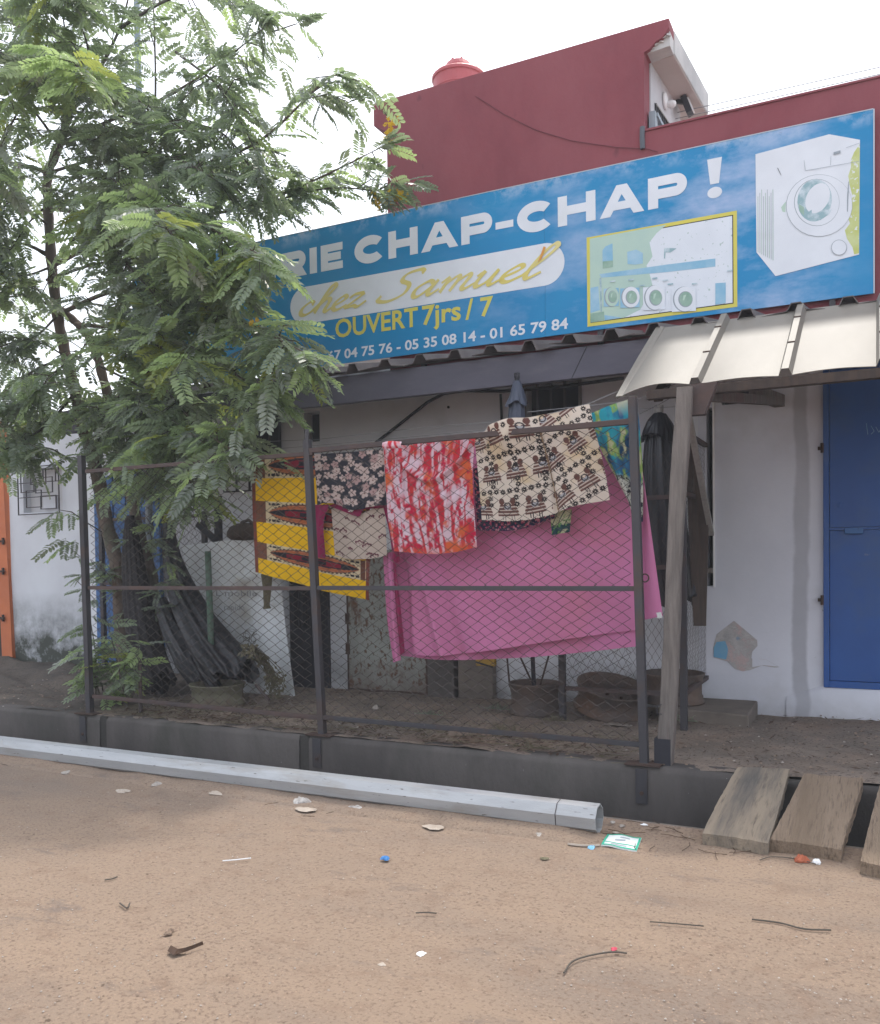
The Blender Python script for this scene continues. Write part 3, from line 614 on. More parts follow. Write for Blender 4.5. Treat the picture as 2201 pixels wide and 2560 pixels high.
# ------------------------------------------------------------------ cream awning over the door
aw = thing('awning', 'sloping cream ribbed metal awning in front of the blue door', 'awning', (-.4, 5.1, 2.2))
AX = [-1.372, -.925, -.452, .02, .49, .96, 1.43]
def aw_pt(x, s, i):
    """s 0 at the free edge .. 1 at the top"""
    y = 5.10 + 1.07 * s; z = 2.215 + .615 * s
    f = (x - AX[i]) / (AX[i + 1] - AX[i])
    bow = math.sin(math.pi * f) * (.030 if i == 0 else .014) * (1 - s) ** 1.5
    drop = -.034 * (1 - f) ** 3 * (1 - s) ** 2 if i == 0 else 0
    return (x, y, z + bow + drop)
def up_n(): return Vector((0, -.498, .867))
for i in range(6):
    b = MB(); x0, x1 = AX[i] + .034, AX[i + 1] - .034
    if i == 0: x0 = AX[0] + .0
    fs = np.linspace(0, 1, 19); P = []
    for s in np.linspace(0, 1, 12):
        P.append([Vector(aw_pt(x0 + (x1 - x0) * f, s, i)) + up_n() * .0025 * (abs(((f * 6) % 1) - .5) < .1) for f in fs])
    b.grid(np.array([[tuple(p) for p in r] for r in P])[::-1])
    sh = b.build('awning_sheet', M['flap'], aw); m_ = sh.modifiers.new('thick', 'SOLIDIFY'); m_.thickness = .004; m_.offset = -1
for i, x in enumerate(AX):                                  # raised ribs with laps and screws
    P = []
    w0 = .036; j = max(0, min(i, 5)); prof = [(-w0, 0), (-.018, .042), (.018, .042), (w0, 0)] if i else [(-.012, -.002), (-.005, .012), (.028, .012), (.05, .004)]
    b = MB()
    for s in np.linspace(0, 1, 10):
        base = Vector(aw_pt(x, s, j if i == j else j)) if i <= 5 else Vector((x, 5.10 + 1.07 * s, 2.215 + .615 * s))
        P.append([base + Vector((a, 0, 0)) + up_n() * c for a, c in prof])
    b.grid(np.array([[tuple(p) for p in r] for r in P])[::-1]); rb = b.build('awning_rib', M['flap'], aw)
    m_ = rb.modifiers.new('thick', 'SOLIDIFY'); m_.thickness = .003; m_.offset = -1
    if 0 < i < 6:
        for s in (.36, .76):
            q = Vector((x, 5.10 + 1.07 * s, 2.215 + .615 * s)) + up_n() * .044; g = MB(); g.bar(q - Vector((.02, 0, 0)), q + Vector((.02, 0, 0)), .012, .006, up=up_n()); g.build('lap_screw', M['rust'], rb)
g = MB(); g.bar((-1.2, 5.13, 2.185), (1.45, 5.13, 2.185), .06, .05); g.build('edge_beam', M['brownwood'], aw)
g = MB(); g.bar((-1.2, 6.1, 2.735), (1.45, 6.1, 2.735), .06, .05); g.build('edge_beam', M['brownwood'], aw)
for x in (-1.15, .6):
    g = MB(); g.bar((x, 5.17, 2.175), (x, 6.06, 2.69), .05, .05); g.build('rafter', M['brownwood'], aw)

# timber carrying the awning
post = thing('wooden_post', 'grey weathered timber post carrying the awning at the kerb', 'post', (-1.075, 4.97, .09))
b = MB(); a = at(1660, 1897, 4.97); c = at(1712, 972, 4.97); rings = []
for t in np.linspace(0, 1, 26):
    ce = Vector((a[0], 4.97, .03)).lerp(Vector((c[0], 4.97, 2.18)), t); ce.x += .006 * math.sin(t * 7)
    w_ = .043 + .003 * math.sin(t * 9) - .004 * t; d_ = .036 + .003 * math.sin(t * 17 + 1)
    rings.append([ce + Vector((sx * w_ + .0015 * random.uniform(-1, 1), sy * d_, 0)) for sx, sy in ((-1, -.85), (-.85, -1), (.85, -1), (1, -.85), (1, .85), (.85, 1), (-.85, 1), (-1, .85))])
b.rings(rings, caps=True); b.build('shaft', M['oldwood'], post)
b = MB(); b.rings([[Vector((a[0] + .0006, 4.97, z)) + Vector((sx * .0455, sy * .0395, 0)) for sx, sy in ((-1, -1), (1, -1), (1, 1), (-1, 1))] for z in (.03, .19, .235)], caps=True)
b.build('tarred_foot', M['blackmetal'], post)
b = MB(); q = at(1755, 985, 5.0); b.prism([(c[0] + .02, 2.03), (c[0] + .10, 2.03), (c[0] + .17, 2.20), (c[0] + .03, 2.20)], 4.99, 5.05); b.build('bracket', M['rustrail'], post)
q = at(1650, 1775, 4.93); b = MB(); b.tube([(q[0] + .01, 4.935, q[2] + .03), (q[0] - .012, 4.92, q[2] + .028), (q[0] - .014, 4.92, q[2] - .02), (q[0] + .01, 4.935, q[2] - .024)], .003, 5); b.build('nail', M['steel'], post)
p = at(1745, 988, 5.06); q = at(1949, 1002, 6.96)
g = MB(); g.bar((p[0], 5.06, p[2] + .0), (q[0], 6.99, q[2]), .05, .06)
be = tag(g.build('wooden_beam', M['oldwood']), 'horizontal grey timber running from the post top back to the wall', 'beam')
g = MB(); g.bar(Vector((q[0], 6.99, q[2])) + Vector((-.12, -.5, .0)), Vector((q[0], 6.98, q[2])) + Vector((0, 0, 0)), .075, .085); g.build('end_block', M['oldwood'], be)
p = at(1717, 1012, 5.6); q = at(1779, 1336, 6.6)
g = MB(); g.bar(p, q, .038, .025); tag(g.build('batten', M['greywood']), 'thin pale batten leaning diagonally behind the timber post', 'batten')
p = at(1752, 1080, 6.55); q = at(1752, 1560, 6.55)
g = MB(); BRD = ((1708, 1018, 6.4), (1722, 1018, 6.45), (1772, 1325, 6.5), (1766, 1565, 6.5), (1734, 1565, 6.4)); g.add([at(x, y, Y_) for x, y, Y_ in BRD] + [at(x, y, Y_ + .02) for x, y, Y_ in BRD],
                [(4, 3, 2, 1, 0), (5, 6, 7, 8, 9)] + [(i, (i + 1) % 5, (i + 1) % 5 + 5, i + 5) for i in range(5)])
tag(g.build('brown_board', M['brownwood']), 'tall dark brown board standing behind the timber post', 'board')

# ------------------------------------------------------------------ shop sign
SY = 6.93
def sp(px, py): p = at(px, py, SY); return (float(p[0]), float(p[2]))
sign = thing('shop_sign', 'long blue laundry sign with white lettering and washing machine pictures', 'sign', (-3.5, SY, 3.09))
SX0, SX1, SZ0, SZ1 = -7.02, -.036, 3.075, 4.345
SEAMS = [SX0, -4.86, -2.455, SX1]
for a, c in zip(SEAMS[:-1], SEAMS[1:]):
    g = MB(); g.box(a + .0008, c - .0008, SY, SY + .012, SZ0, SZ1); g.build('sign_panel', M['signface'], sign)
g = MB()
for x in (-6.8, -5.2, -3.6, -2, -.3): g.box(x - .02, x + .02, SY + .0125, SY + .05, SZ0 - .15, SZ1 - .05)
for z in (SZ0 + .1, SZ1 - .1): g.box(SX0 + .05, SX1 - .05, SY + .0505, SY + .065, z - .02, z + .02)
g.box(-6.9, -6.85, SY + .07, SY + .12, 3.001, SZ1); g.box(-5.4, -5.35, SY + .07, SY + .12, 3.001, SZ1); g.build('sign_frame', M['steel'], sign)
g = MB(); g.box(SX1, SX1 + .008, SY - .006, SY + .014, SZ0, SZ1); g.box(SX0, SX1, SY - .003, SY + .014, SZ1, SZ1 + .006); g.build('sign_edge', M['sign_edge'], sign)
for k, x in enumerate(np.linspace(SX0 + .1, SX1 - .06, 26)):
    if x < -5: continue
    g = MB(); g.lathe([(0, -.004), (.007, -.002), (.009, 0)], (x, SY - .0005, SZ1 - .03), 8, tilt=Matrix.Rotation(math.radians(90), 3, 'X')); g.build('rivet', M['steel'], sign)
LY = SY - .002
def arc(cx, cz, rx, rz, a0, a1, n=24): return [(cx + rx * math.cos(math.radians(a0 + (a1 - a0) * k / n)), cz + rz * math.sin(math.radians(a0 + (a1 - a0) * k / n))) for k in range(n + 1)]
def strip(g, outer, inner, y):
    n = len(outer); g.add([(x, y, z) for x, z in outer] + [(x, y, z) for x, z in inner], [(i, i + 1, n + i + 1, n + i) for i in range(n - 1)])
def glyph(ch, x0, x1, z0, z1, t):
    """heavy geometric capitals; t = stroke thickness"""
    g = MB(); W_, H_ = x1 - x0, z1 - z0; Rr = lambda a, c, d, e: g.flat([(a, d), (c, d), (c, e), (a, e)], LY)
    def bowl(zc, hh, xs, xe, tt):
        o = [(xs, zc + hh)] + [(xe - hh + hh * math.cos(math.radians(a)), zc + hh * math.sin(math.radians(a))) for a in range(90, -91, -10)] + [(xs, zc - hh)]
        hi = hh - tt; i_ = [(xs, zc + hi)] + [(xe - hh + hi * math.cos(math.radians(a)), zc + hi * math.sin(math.radians(a))) for a in range(90, -91, -10)] + [(xs, zc - hi)]
        strip(g, o, i_, LY)
    if ch == 'C':
        cx, cz = x0 + W_ * .52, (z0 + z1) / 2
        strip(g, arc(cx, cz, W_ * .54, H_ / 2 + .006, 42, 318), arc(cx + .008, cz, W_ * .54 - t * 1.05, H_ / 2 - t, 46, 314), LY)
    elif ch == 'H': Rr(x0, x0 + t, z0, z1); Rr(x1 - t, x1, z0, z1); Rr(x0 + t, x1 - t, (z0 + z1) / 2 - t * .46, (z0 + z1) / 2 + t * .46)
    elif ch == 'A':
        xm = (x0 + x1) / 2; tt = t * 1.08
        g.flat([(x0, z0), (x0 + tt, z0), (xm, z1 - t * .95), (xm, z1), (xm - tt * .5, z1)], LY); g.flat([(x1, z0), (x1 - tt, z0), (xm, z1 - t * .95), (xm, z1), (xm + tt * .5, z1)], LY)
        za = z0 + H_ * .19; zb = za + t * .8; f = lambda z: (z - z0) / (H_ - t * .95)
        g.flat([(x0 + tt + (xm - x0 - tt) * f(za), za), (x1 - tt - (x1 - tt - xm) * f(za), za), (x1 - tt - (x1 - tt - xm) * f(zb), zb), (x0 + tt + (xm - x0 - tt) * f(zb), zb)], LY)
    elif ch in 'PR':
        Rr(x0, x0 + t, z0, z1); hh = H_ * .355; bowl(z1 - hh, hh, x0 + t, x1, t * .93)
        if ch == 'R': g.flat([(x0 + W_ * .42, z1 - 2 * hh), (x0 + W_ * .82, z1 - 2 * hh + .03), (x1 + .01, z0), (x1 - t * 1.2, z0)], LY - .0003)
    elif ch == 'E':
        Rr(x0, x0 + t, z0, z1)
        for z, e in ((z0, x1), ((z0 + z1) / 2 - t * .42, x1 - .02), (z1 - t * .88, x1)): Rr(x0 + t, e, z, z + t * .88)
    elif ch == 'I': Rr(x0, x1, z0, z1)
    elif ch == 'L': Rr(x0, x0 + t, z0, z1); Rr(x0 + t, x1, z0, z0 + t * .9)
    elif ch == 'V': g.flat([(x0, z1), (x0 + t * 1.1, z1), ((x0 + x1) / 2, z0 + t), ((x0 + x1) / 2, z0), ((x0 + x1) / 2 - t * .5, z0)], LY); g.flat([(x1, z1), (x1 - t * 1.1, z1), ((x0 + x1) / 2, z0 + t), ((x0 + x1) / 2, z0), ((x0 + x1) / 2 + t * .5, z0)], LY)
    elif ch == '-': Rr(x0, x1, z0, z1)
    elif ch == '!':
        g.flat([(x0, z1), (x1, z1), (x1 - W_ * .2, z0 + H_ * .36), (x0 + W_ * .2, z0 + H_ * .36)], LY); g.flat(arc((x0 + x1) / 2, z0 + H_ * .14, W_ * .5, H_ * .14, 0, 345, 23), LY)
    o = g.build('letter', M['white_print'], sign); s = o.modifiers.new('thick', 'SOLIDIFY'); s.thickness = .0015; s.offset = 1 if False else -1
    return o
ZT, ZB, T_ = 4.183, 3.945, .078
kx = (SY - 0) / 6.95
for ch, x0, x1 in (('L', -6.36, -6.17), ('A', -6.15, -5.80), ('V', -5.83, -5.48), ('E', -5.70, -5.46), ('R', -5.12 - .0, -4.83), ('I', -4.785, -4.705), ('E', -4.66, -4.42), ('C', -4.286, -3.975), ('H', -3.935, -3.638), ('A', -3.605, -3.245), ('P', -3.215, -2.925),
                   ('C', -2.695, -2.385), ('H', -2.345, -2.030), ('A', -1.995, -1.640), ('P', -1.610, -1.312)):
    if ch == 'E' and x0 == -5.70: x0, x1 = -5.42, -5.18
    glyph(ch, x0 * kx, x1 * kx, ZB, ZT, T_)
glyph('-', -2.895 * kx, -2.735 * kx, 4.02, 4.078, T_); glyph('!', -1.162 * kx, -1.055 * kx, 3.94, 4.235, T_)

def text_mesh(s, bold=0.0, shear=0.0):
    cu = bpy.data.curves.new('t', 'FONT'); cu.body = s; cu.size = 1; cu.offset = bold; cu.shear = shear; cu.resolution_u = 3
    ob = bpy.data.objects.new('t', cu); COL.objects.link(ob)
    dg = bpy.context.evaluated_depsgraph_get(); dg.update(); me = bpy.data.meshes.new_from_object(ob.evaluated_get(dg))
    v = np.array([tuple(q.co) for q in me.vertices]); f = [tuple(p.vertices) for p in me.polygons]
    bpy.data.objects.remove(ob); bpy.data.curves.remove(cu); bpy.data.meshes.remove(me)
    return v, f
def put_text(s, x0, x1, zb, zcap, y, material, name='lettering', parent=None, bold=.03, capref='H', dz=0):
    v, f = text_mesh(s, bold); vc, _ = text_mesh(capref, bold); hc = vc[:, 1].max()
    xx = x0 + (v[:, 0] - v[:, 0].min()) / (v[:, 0].max() - v[:, 0].min()) * (x1 - x0); zz = zb + v[:, 1] / hc * (zcap - zb)
    par = list(range(len(v)))
    def find(a):
        while par[a] != a: par[a] = par[par[a]]; a = par[a]
        return a
    for q in f:
        for k in q[1:]: par[find(k)] = find(q[0])
    isl = {}
    for q in f: isl.setdefault(find(q[0]), []).append(q)
    items = sorted(((min(xx[k] for q in fs for k in q), max(xx[k] for q in fs for k in q), fs) for fs in isl.values()), key=lambda t: t[0]); groups = []
    for a, c, fs in items:
        if groups and a - groups[-1][0] < (zcap - zb) * .26: groups[-1][0] = max(groups[-1][0], c); groups[-1][1].extend(fs)
        else: groups.append([c, list(fs)])
    for _, fs in groups:
        g = MB(); ids = sorted({k for q in fs for k in q}); mp = {k: i for i, k in enumerate(ids)}
        g.add([(xx[k], y, zz[k]) for k in ids], [tuple(mp[k] for k in q) for q in fs]); o = g.build(name, material, parent)
    return o
put_text('OUVERT', -4.512 * kx, -3.645 * kx, 3.318, 3.482, LY, M['yellow_print'], parent=sign, bold=.022)
put_text('7jrs', -3.605 * kx, -3.228 * kx, 3.318, 3.482, LY, M['yellow_print'], parent=sign, bold=.022)
put_text('/', -3.185 * kx, -3.110 * kx, 3.312, 3.478, LY, M['yellow_print'], parent=sign, bold=.022)
put_text('7', -3.045 * kx, -2.925 * kx, 3.318, 3.475, LY, M['yellow_print'], parent=sign, bold=.022)
put_text('67 04 75 76 - 05 35 08 14 - 01 65 79 84', -4.60 * kx, -2.268 * kx, 3.118, 3.203, LY, M['white_print'], parent=sign, bold=.022)
# white pill with the gold script
g = MB(); zc, hh = 3.662, .172; pl = [(-4.96, zc + hh), (-4.96, zc - hh)] + arc(-2.292 * kx - hh, zc, hh, hh, -90, 90, 20)
pl = [(-4.80, zc - hh)] + arc(-2.292 * kx - hh, zc, hh, hh, -90, 90, 20) + [(-4.80, zc + hh)] + arc(-4.83, zc, hh, hh, 90, 270, 14)
g.flat(pl, LY + .0005); pill = g.build('name_band', M['white_print'], sign)
def catmull(P, n=8):
    P = [np.array(p, float) for p in P]; P = [2 * P[0] - P[1]] + P + [2 * P[-1] - P[-2]]; out = []
    for i in range(1, len(P) - 2):
        for k in range(n):
            t = k / n; a, b_, c, d = P[i - 1], P[i], P[i + 1], P[i + 2]
            out.append(.5 * (2 * b_ + (c - a) * t + (2 * a - 5 * b_ + 4 * c - d) * t * t + (3 * b_ - a - 3 * c + d) * t ** 3))
    return np.array(out + [P[-2]])
SCRIPT = {
 'c': (.92, [[(.75, .8), (.45, 1.0), (.1, .6), (.15, .15), (.5, 0), (.95, .3)]]),
 'h': (1.12, [[(-.1, .2), (.5, 1.3), (.72, 1.9), (.52, 2.1), (.35, 1.6), (.22, .6), (.15, 0)], [(.2, .5), (.55, 1.0), (.8, .85), (.75, .2), (.9, 0), (1.15, .25)]]),
 'e': (.86, [[(.0, .3), (.55, .65), (.65, .92), (.42, 1.02), (.1, .6), (.15, .15), (.45, 0), (.9, .3)]]),
 'z': (1.05, [[(.05, .75), (.3, 1.0), (.8, .95), (.4, .45), (.05, .05), (.5, .1), (.85, .0), (1.2, .35)]]),
 'S': (1.30, [[(1.25, 1.75), (1.0, 2.0), (.5, 1.85), (.45, 1.4), (.9, 1.0), (.9, .35), (.4, 0), (-.1, .15), (-.1, .5)]]),
 'a': (1.08, [[(.75, .8), (.45, 1.0), (.1, .6), (.15, .1), (.4, 0), (.7, .5), (.85, .95)], [(.85, 1.0), (.75, .2), (.9, 0), (1.15, .3)]]),
 'm': (1.42, [[(0, .7), (.2, 1.0), (.2, 0)], [(.2, .5), (.5, 1.0), (.66, .85), (.6, 0)], [(.6, .5), (.95, 1.0), (1.1, .85), (1.05, .2), (1.2, 0), (1.5, .3)]]),
 'u': (1.05, [[(0, .75), (.2, 1), (.15, .3), (.3, 0), (.6, .3), (.75, 1)], [(.75, 1), (.7, .2), (.85, 0), (1.15, .3)]]),
 'l': (.6, [[(0, .25), (.5, 1.3), (.65, 1.9), (.45, 2.1), (.25, 1.5), (.15, .4), (.3, 0), (.7, .3)]])}
def script(word, x0, x1, zb, xh):
    adv = sum(SCRIPT[c][0] for c in word); su = (x1 - x0) / (adv + .3); x = 0; lay = 0
    for ci, c in enumerate(word):
        a, strokes = SCRIPT[c]; g = MB()
        for si, st in enumerate(strokes):
            p = catmull(st, 7); q = p.copy(); q[:, 0] = (x + p[:, 0] + p[:, 1] * .42) * su + x0; q[:, 1] = zb + p[:, 1] * xh
            d = np.gradient(q, axis=0); d /= np.linalg.norm(d, axis=1)[:, None] + 1e-9; ang = np.arctan2(d[:, 1], d[:, 0])
            w_ = .0085 + .019 * np.abs(np.sin(ang - math.radians(22))) ** 1.3; nrm = np.stack([-d[:, 1], d[:, 0]], 1)
            A_, B_ = q + nrm * w_[:, None], q - nrm * w_[:, None]; y0 = LY - .0004 - .0012 * ((ci % 2) * 3 + si); n = len(A_); yy = y0 - .00002 * np.arange(n)
            g.add([(v[0], y, v[1]) for v, y in zip(A_, yy)] + [(v[0], y, v[1]) for v, y in zip(B_, yy)], [(i, i + 1, n + i + 1, n + i) for i in range(n - 1)])
        g.build('letter', M['orange_print'] if (c == 'l' and False) else M['script_print'], pill); x += a
script('chez', -4.92, -4.16, 3.572, .112); script('Samuel', -4.03, -2.47, 3.572, .115)
g = MB(); p = sp(1352, 640); g.flat([(p[0] - .02, p[1] - .05), (p[0] + .01, p[1] - .03), (p[0] + .05, p[1] + .06), (p[0] + .03, p[1] + .07)], LY - .0090); g.build('ink_stain', M['orange_print'], pill)
# picture of the laundry room in a yellow frame
def q1(x, y): return sp(1450 + x / 3.958, 500 + y / 3.958)
fx0, fx1, fz0, fz1 = -2.105 * kx, -.949 * kx, 3.108, 3.818
g = MB(); g.flat([(fx0, fz0), (fx1, fz0), (fx1, fz1), (fx0, fz1)], LY); pf = g.build('picture_frame', M['yellow_print'], sign)
g = MB(); e = .027; g.flat([(fx0 + e, fz0 + e), (fx1 - e, fz0 + e), (fx1 - e, fz1 - e), (fx0 + e, fz1 - e)], LY - .0004); g.build('dark_border', M['cable'], pf)
g = MB(); e = .034; g.flat([(fx0 + e, fz0 + e), (fx1 - e, fz0 + e), (fx1 - e, fz1 - e), (fx0 + e, fz1 - e)], LY - .0008); g.build('picture', M['paper_print'], pf)
lay = [0]
def poly(pts, material, name='print', f=q1, parent=None):
    lay[0] += 1; g = MB(); g.flat([f(*p) for p in pts], LY - .0010 - .00022 * lay[0]); return g.build(name, material, parent or pf)
def ell(cx, cy, rx, ry, material, f=q1, name='print', parent=None, n=28, rot=0):
    cr, sr = math.cos(rot), math.sin(rot)
    return poly([(cx + rx * math.cos(a) * cr - ry * math.sin(a) * sr, cy + rx * math.cos(a) * sr + ry * math.sin(a) * cr) for a in np.linspace(0, 2 * math.pi, n, endpoint=False)], material, name, f, parent)
poly([(100, 385), (860, 245), (760, 330), (690, 420), (720, 560), (660, 650), (700, 760), (720, 850), (600, 1085), (440, 1165), (105, 1215)], M['palegreen_print'])
poly([(105, 870), (185, 855), (200, 1090), (105, 1120)], M['lightblue_print']); poly([(105, 1125), (240, 1105), (245, 1190), (105, 1215)], M['glassgreen_print'])
poly([(195, 735), (860, 640), (1342, 580), (1342, 660), (860, 715), (215, 770)], M['lightblue_print'])
poly([(225, 500), (255, 460), (325, 430), (330, 665), (228, 682)], M['lightblue_print']); poly([(228, 610), (329, 600), (330, 665), (228, 682)], M['glassgreen_print'])
poly([(470, 515), (560, 492), (625, 525), (625, 630), (550, 642), (474, 635)], M['lightblue_print'])
poly([(835, 475), (960, 480), (900, 520), (850, 520), (845, 580), (835, 580)], M['teal_print'])
poly([(1342, 825), (1445, 818), (1445, 1022), (1342, 1038)], M['lightblue_print']); poly([(245, 1140), (420, 1165), (250, 1190)], M['lightblue_print'])
poly([(195, 775), (215, 770), (222, 1105), (208, 1108)], M['teal_print'])
for cx, cy, rx, ry in ((318, 960, 72, 100), (505, 965, 92, 108), (745, 970, 105, 128), (1040, 985, 115, 128)):
    poly([(cx - rx * 1.12, cy - ry * .8), (cx + rx * .95, cy - ry * .9), (cx + rx * .98, cy + ry * .9), (cx - rx * 1.1, cy + ry * .98)], M['lightblue_print'] if cx < 700 else M['paper_print'])
    ell(cx - 4, cy, rx * .98, ry * .98, M['line_print']); ell(cx + 4, cy - 2, rx * .93, ry * .95, M['white_print'] if cx > 400 else M['palegreen_print']); ell(cx + 8, cy, rx * .62, ry * .62, M['line_print']); ell(cx + 12, cy - 2, rx * .54, ry * .56, M['glassgreen_print'])
    poly([(cx - rx * .1, cy - ry * .3), (cx + rx * .15, cy - ry * .35), (cx - rx * .05, cy + ry * .1), (cx - rx * .15, cy + ry * .05)], M['palegreen_print'])
for cx, cy in ((330, 810), (510, 795), (745, 780), (620, 852), (900, 838), (1140, 835), (1488, 705), (850, 800)):
    poly([(cx - 28, cy - 6), (cx + 26, cy - 12), (cx + 26, cy + 2), (cx - 28, cy + 8)], M['teal_print'])
# big washing machine picture
def q2(x, y): return sp(1860 + x / 4.71, 300 + y / 4.71)
lay[0] = 0
wm = poly([(138, 405), (1005, 170), (1368, 235), (1358, 1585), (375, 1840), (150, 1560)], M['white_print'], 'machine_picture', q2, sign)
P2 = lambda pts, m_: poly(pts, m_, 'print', q2, wm)
P2([(1366, 285), (1300, 380), (1262, 470), (1262, 560), (1230, 660), (1245, 760), (1280, 900), (1250, 1050), (1215, 1120), (1250, 1220), (1190, 1300), (1215, 1400), (1280, 1500), (1300, 1585), (1357, 1572)], M['lime_print'])
P2([(440, 1030), (495, 960), (490, 1090), (455, 1080)], M['palegreen_print'])
for k in range(9):
    x = 165 + k * 22; P2([(x, 900 - 40 * (k % 3)), (x + 5, 900 - 40 * (k % 3)), (x + 7, 1560 + k * 12), (x + 1, 1560 + k * 12)], M['line_print'] if k % 2 else M['glassgreen_print'])
ell(888, 1010, 392, 366, M['line_print'], q2, parent=wm, rot=-.12); ell(890, 1010, 388, 362, M['white_print'], q2, parent=wm, rot=-.12)
ell(860, 975, 268, 278, M['line_print'], q2, parent=wm); ell(862, 975, 262, 272, M['white_print'], q2, parent=wm)
ell(835, 950, 202, 250, M['teal_print'], q2, parent=wm, rot=.15); ell(870, 925, 130, 190, M['white_print'], q2, parent=wm, rot=.5)
P2([(645, 990), (710, 1030), (712, 1130), (660, 1080)], M['glassgreen_print']); P2([(770, 1080), (800, 1060), (805, 1170), (780, 1170)], M['teal_print']); P2([(880, 1160), (1040, 1050), (1010, 1110), (900, 1185)], M['teal_print'])
P2([(1232, 730), (1239, 730), (1226, 1085), (1216, 1080), (1218, 900)], M['line_print'])
ell(1122, 1505, 92, 92, M['line_print'], q2, parent=wm); ell(1122, 1505, 86, 86, M['white_print'], q2, parent=wm)
P2([(1058, 385), (1138, 362), (1138, 395), (1058, 415)], M['line_print']); P2([(725, 600), (1365, 488), (1365, 492), (728, 605)], M['line_print']); P2([(708, 480), (712, 478), (728, 600), (722, 600)], M['line_print'])
P2([(1026, 430), (1030, 430), (1022, 540), (1018, 540)], M['line_print']); P2([(1205, 330), (1365, 275), (1365, 279), (1206, 334)], M['line_print']); P2([(395, 570), (403, 570), (445, 660), (438, 655)], M['cable'])

# ------------------------------------------------------------------ chain link fence on the kerb
FY = 4.925
fence = thing('chain_link_fence', 'rusty steel frame fence with diamond wire mesh and washing behind it', 'fence', (-3.4, FY, .09))
def fpost(xb, xt, zt, w_=.046, tip=False):
    g = MB(); g.bar((xb, FY, .03), (xt, FY, zt), w_, w_, up=(0, 1, 0))
    if tip: g.bar((xt - .008, FY - .005, zt - .03), (xt + .002, FY, zt + .07), .03, .006, up=(0, 1, 0))
    return g.build('post', M['steel'], fence, bevel=.003)
fpost(-5.532, -5.56, 2.10); fpost(-3.352, -3.437, 2.07, tip=True); fpost(-1.183, -1.236, 2.15)
for x in (-5.53, -3.35, -1.182):
    g = MB(); g.box(x - .035, x + .03, CURB - .012, CURB - .004, -.12, .075); br = g.build('foot_plate', M['steel'], fence)
    g = MB(); g.lathe([(.012, 0), (.012, .008), (0, .009)], (x, CURB - .012, -.06), 6, tilt=Matrix.Rotation(math.radians(90), 3, 'X')); g.build('bolt', M['rust'], br)
    g = MB(); g.box(x - .10, x + .10, CURB - .003, CURB + .09, .088, .096); g.build('base_strip', M['rust'], fence)
for (xa, xb, zs_) in ((-5.51, -3.39, (.225, 1.072, 1.975)), (-3.37, -1.22, (.205, 1.075, 2.0))):
    for k, z in enumerate(zs_):
        mtl = M['rustrail'] if (k == 2 or xa < -4) else M['steel']
        o_ = {2: -.01, 1: -.06, 0: -.10}[k] + (.05 if xa < -4 else .0)
        if k == 2 and xa > -4:                      # the top rail is hidden where the patterned cloth is thrown over it
            g = MB(); g.bar((xa - .045, FY - .003, z - .005), (xb - .01, FY - .003, z + .012), .03, .032); g.build('rail', mtl, fence, bevel=.002)
        else:
            g = MB(); g.bar((xa + (.0 if k else .02), FY - .003, z), (xb + (.02 if not k else 0), FY - .003, z - (.025 if not k and xa < -4 else .01 if not k else 0)), .026, .028); g.build('rail', mtl, fence, bevel=.002)
p = at(1606, 1445, FY); g = MB(); rr = [(p[0] + .015 + .022 * math.cos(a), FY, p[2] + .022 * math.sin(a)) for a in np.linspace(-2.4, 2.6, 14)]; g.tube(rr, .004, 6); g.build('latch_ring', M['rust'], fence)
def wire_mesh(pw, ph, ztop, zbot, seed, r=.0031, along='x', jit=.004):
    rs = np.random.RandomState(seed); pts = []; n = int((ztop - zbot) / (ph / 2)); bend = rs.rand() < .35; bz = rs.randint(4, n - 4); off = 0
    for k in range(n + 1):
        z = ztop - k * ph / 2; a = (pw / 2 if k % 2 else 0)
        if bend and abs(k - bz) < 3: off = rs.uniform(-.014, .014)
        else: off *= .5
        dx = a - pw / 4 + off + rs.uniform(-jit, jit); y = (.0025 if k % 2 else -.0025) + rs.uniform(-.001, .001)
        pts.append((dx, y, z + rs.uniform(-.003, .003)) if along == 'x' else (y, dx, z + rs.uniform(-.003, .003)))
    g = MB(); g.tube(pts, r, 3, False); return g.mesh('wire', M['wire'])
WV = [[wire_mesh(.1, .064, 1.99, .21 - .05 * (k % 3), k * 3 + par, jit=.003) for k in range(7)] for par in (0, 1)]
for xa, xb, sg in ((-5.50, -3.42, 0), (-3.36, -1.24, 1)):
    n = int((xb - xa) / .05)
    for i in range(n):
        o = link('wire', WV[0][random.randrange(7)], fence); x = xa + .05 * (i + .5)
        # neighbouring wires interlock: every second one is mirrored
        o.matrix_parent_inverse = Matrix.Translation(-fence.location)
        o.location = (x, FY + .02, random.uniform(-.004, .004)); o.scale = (-1 if i % 2 else 1, 1, 1)

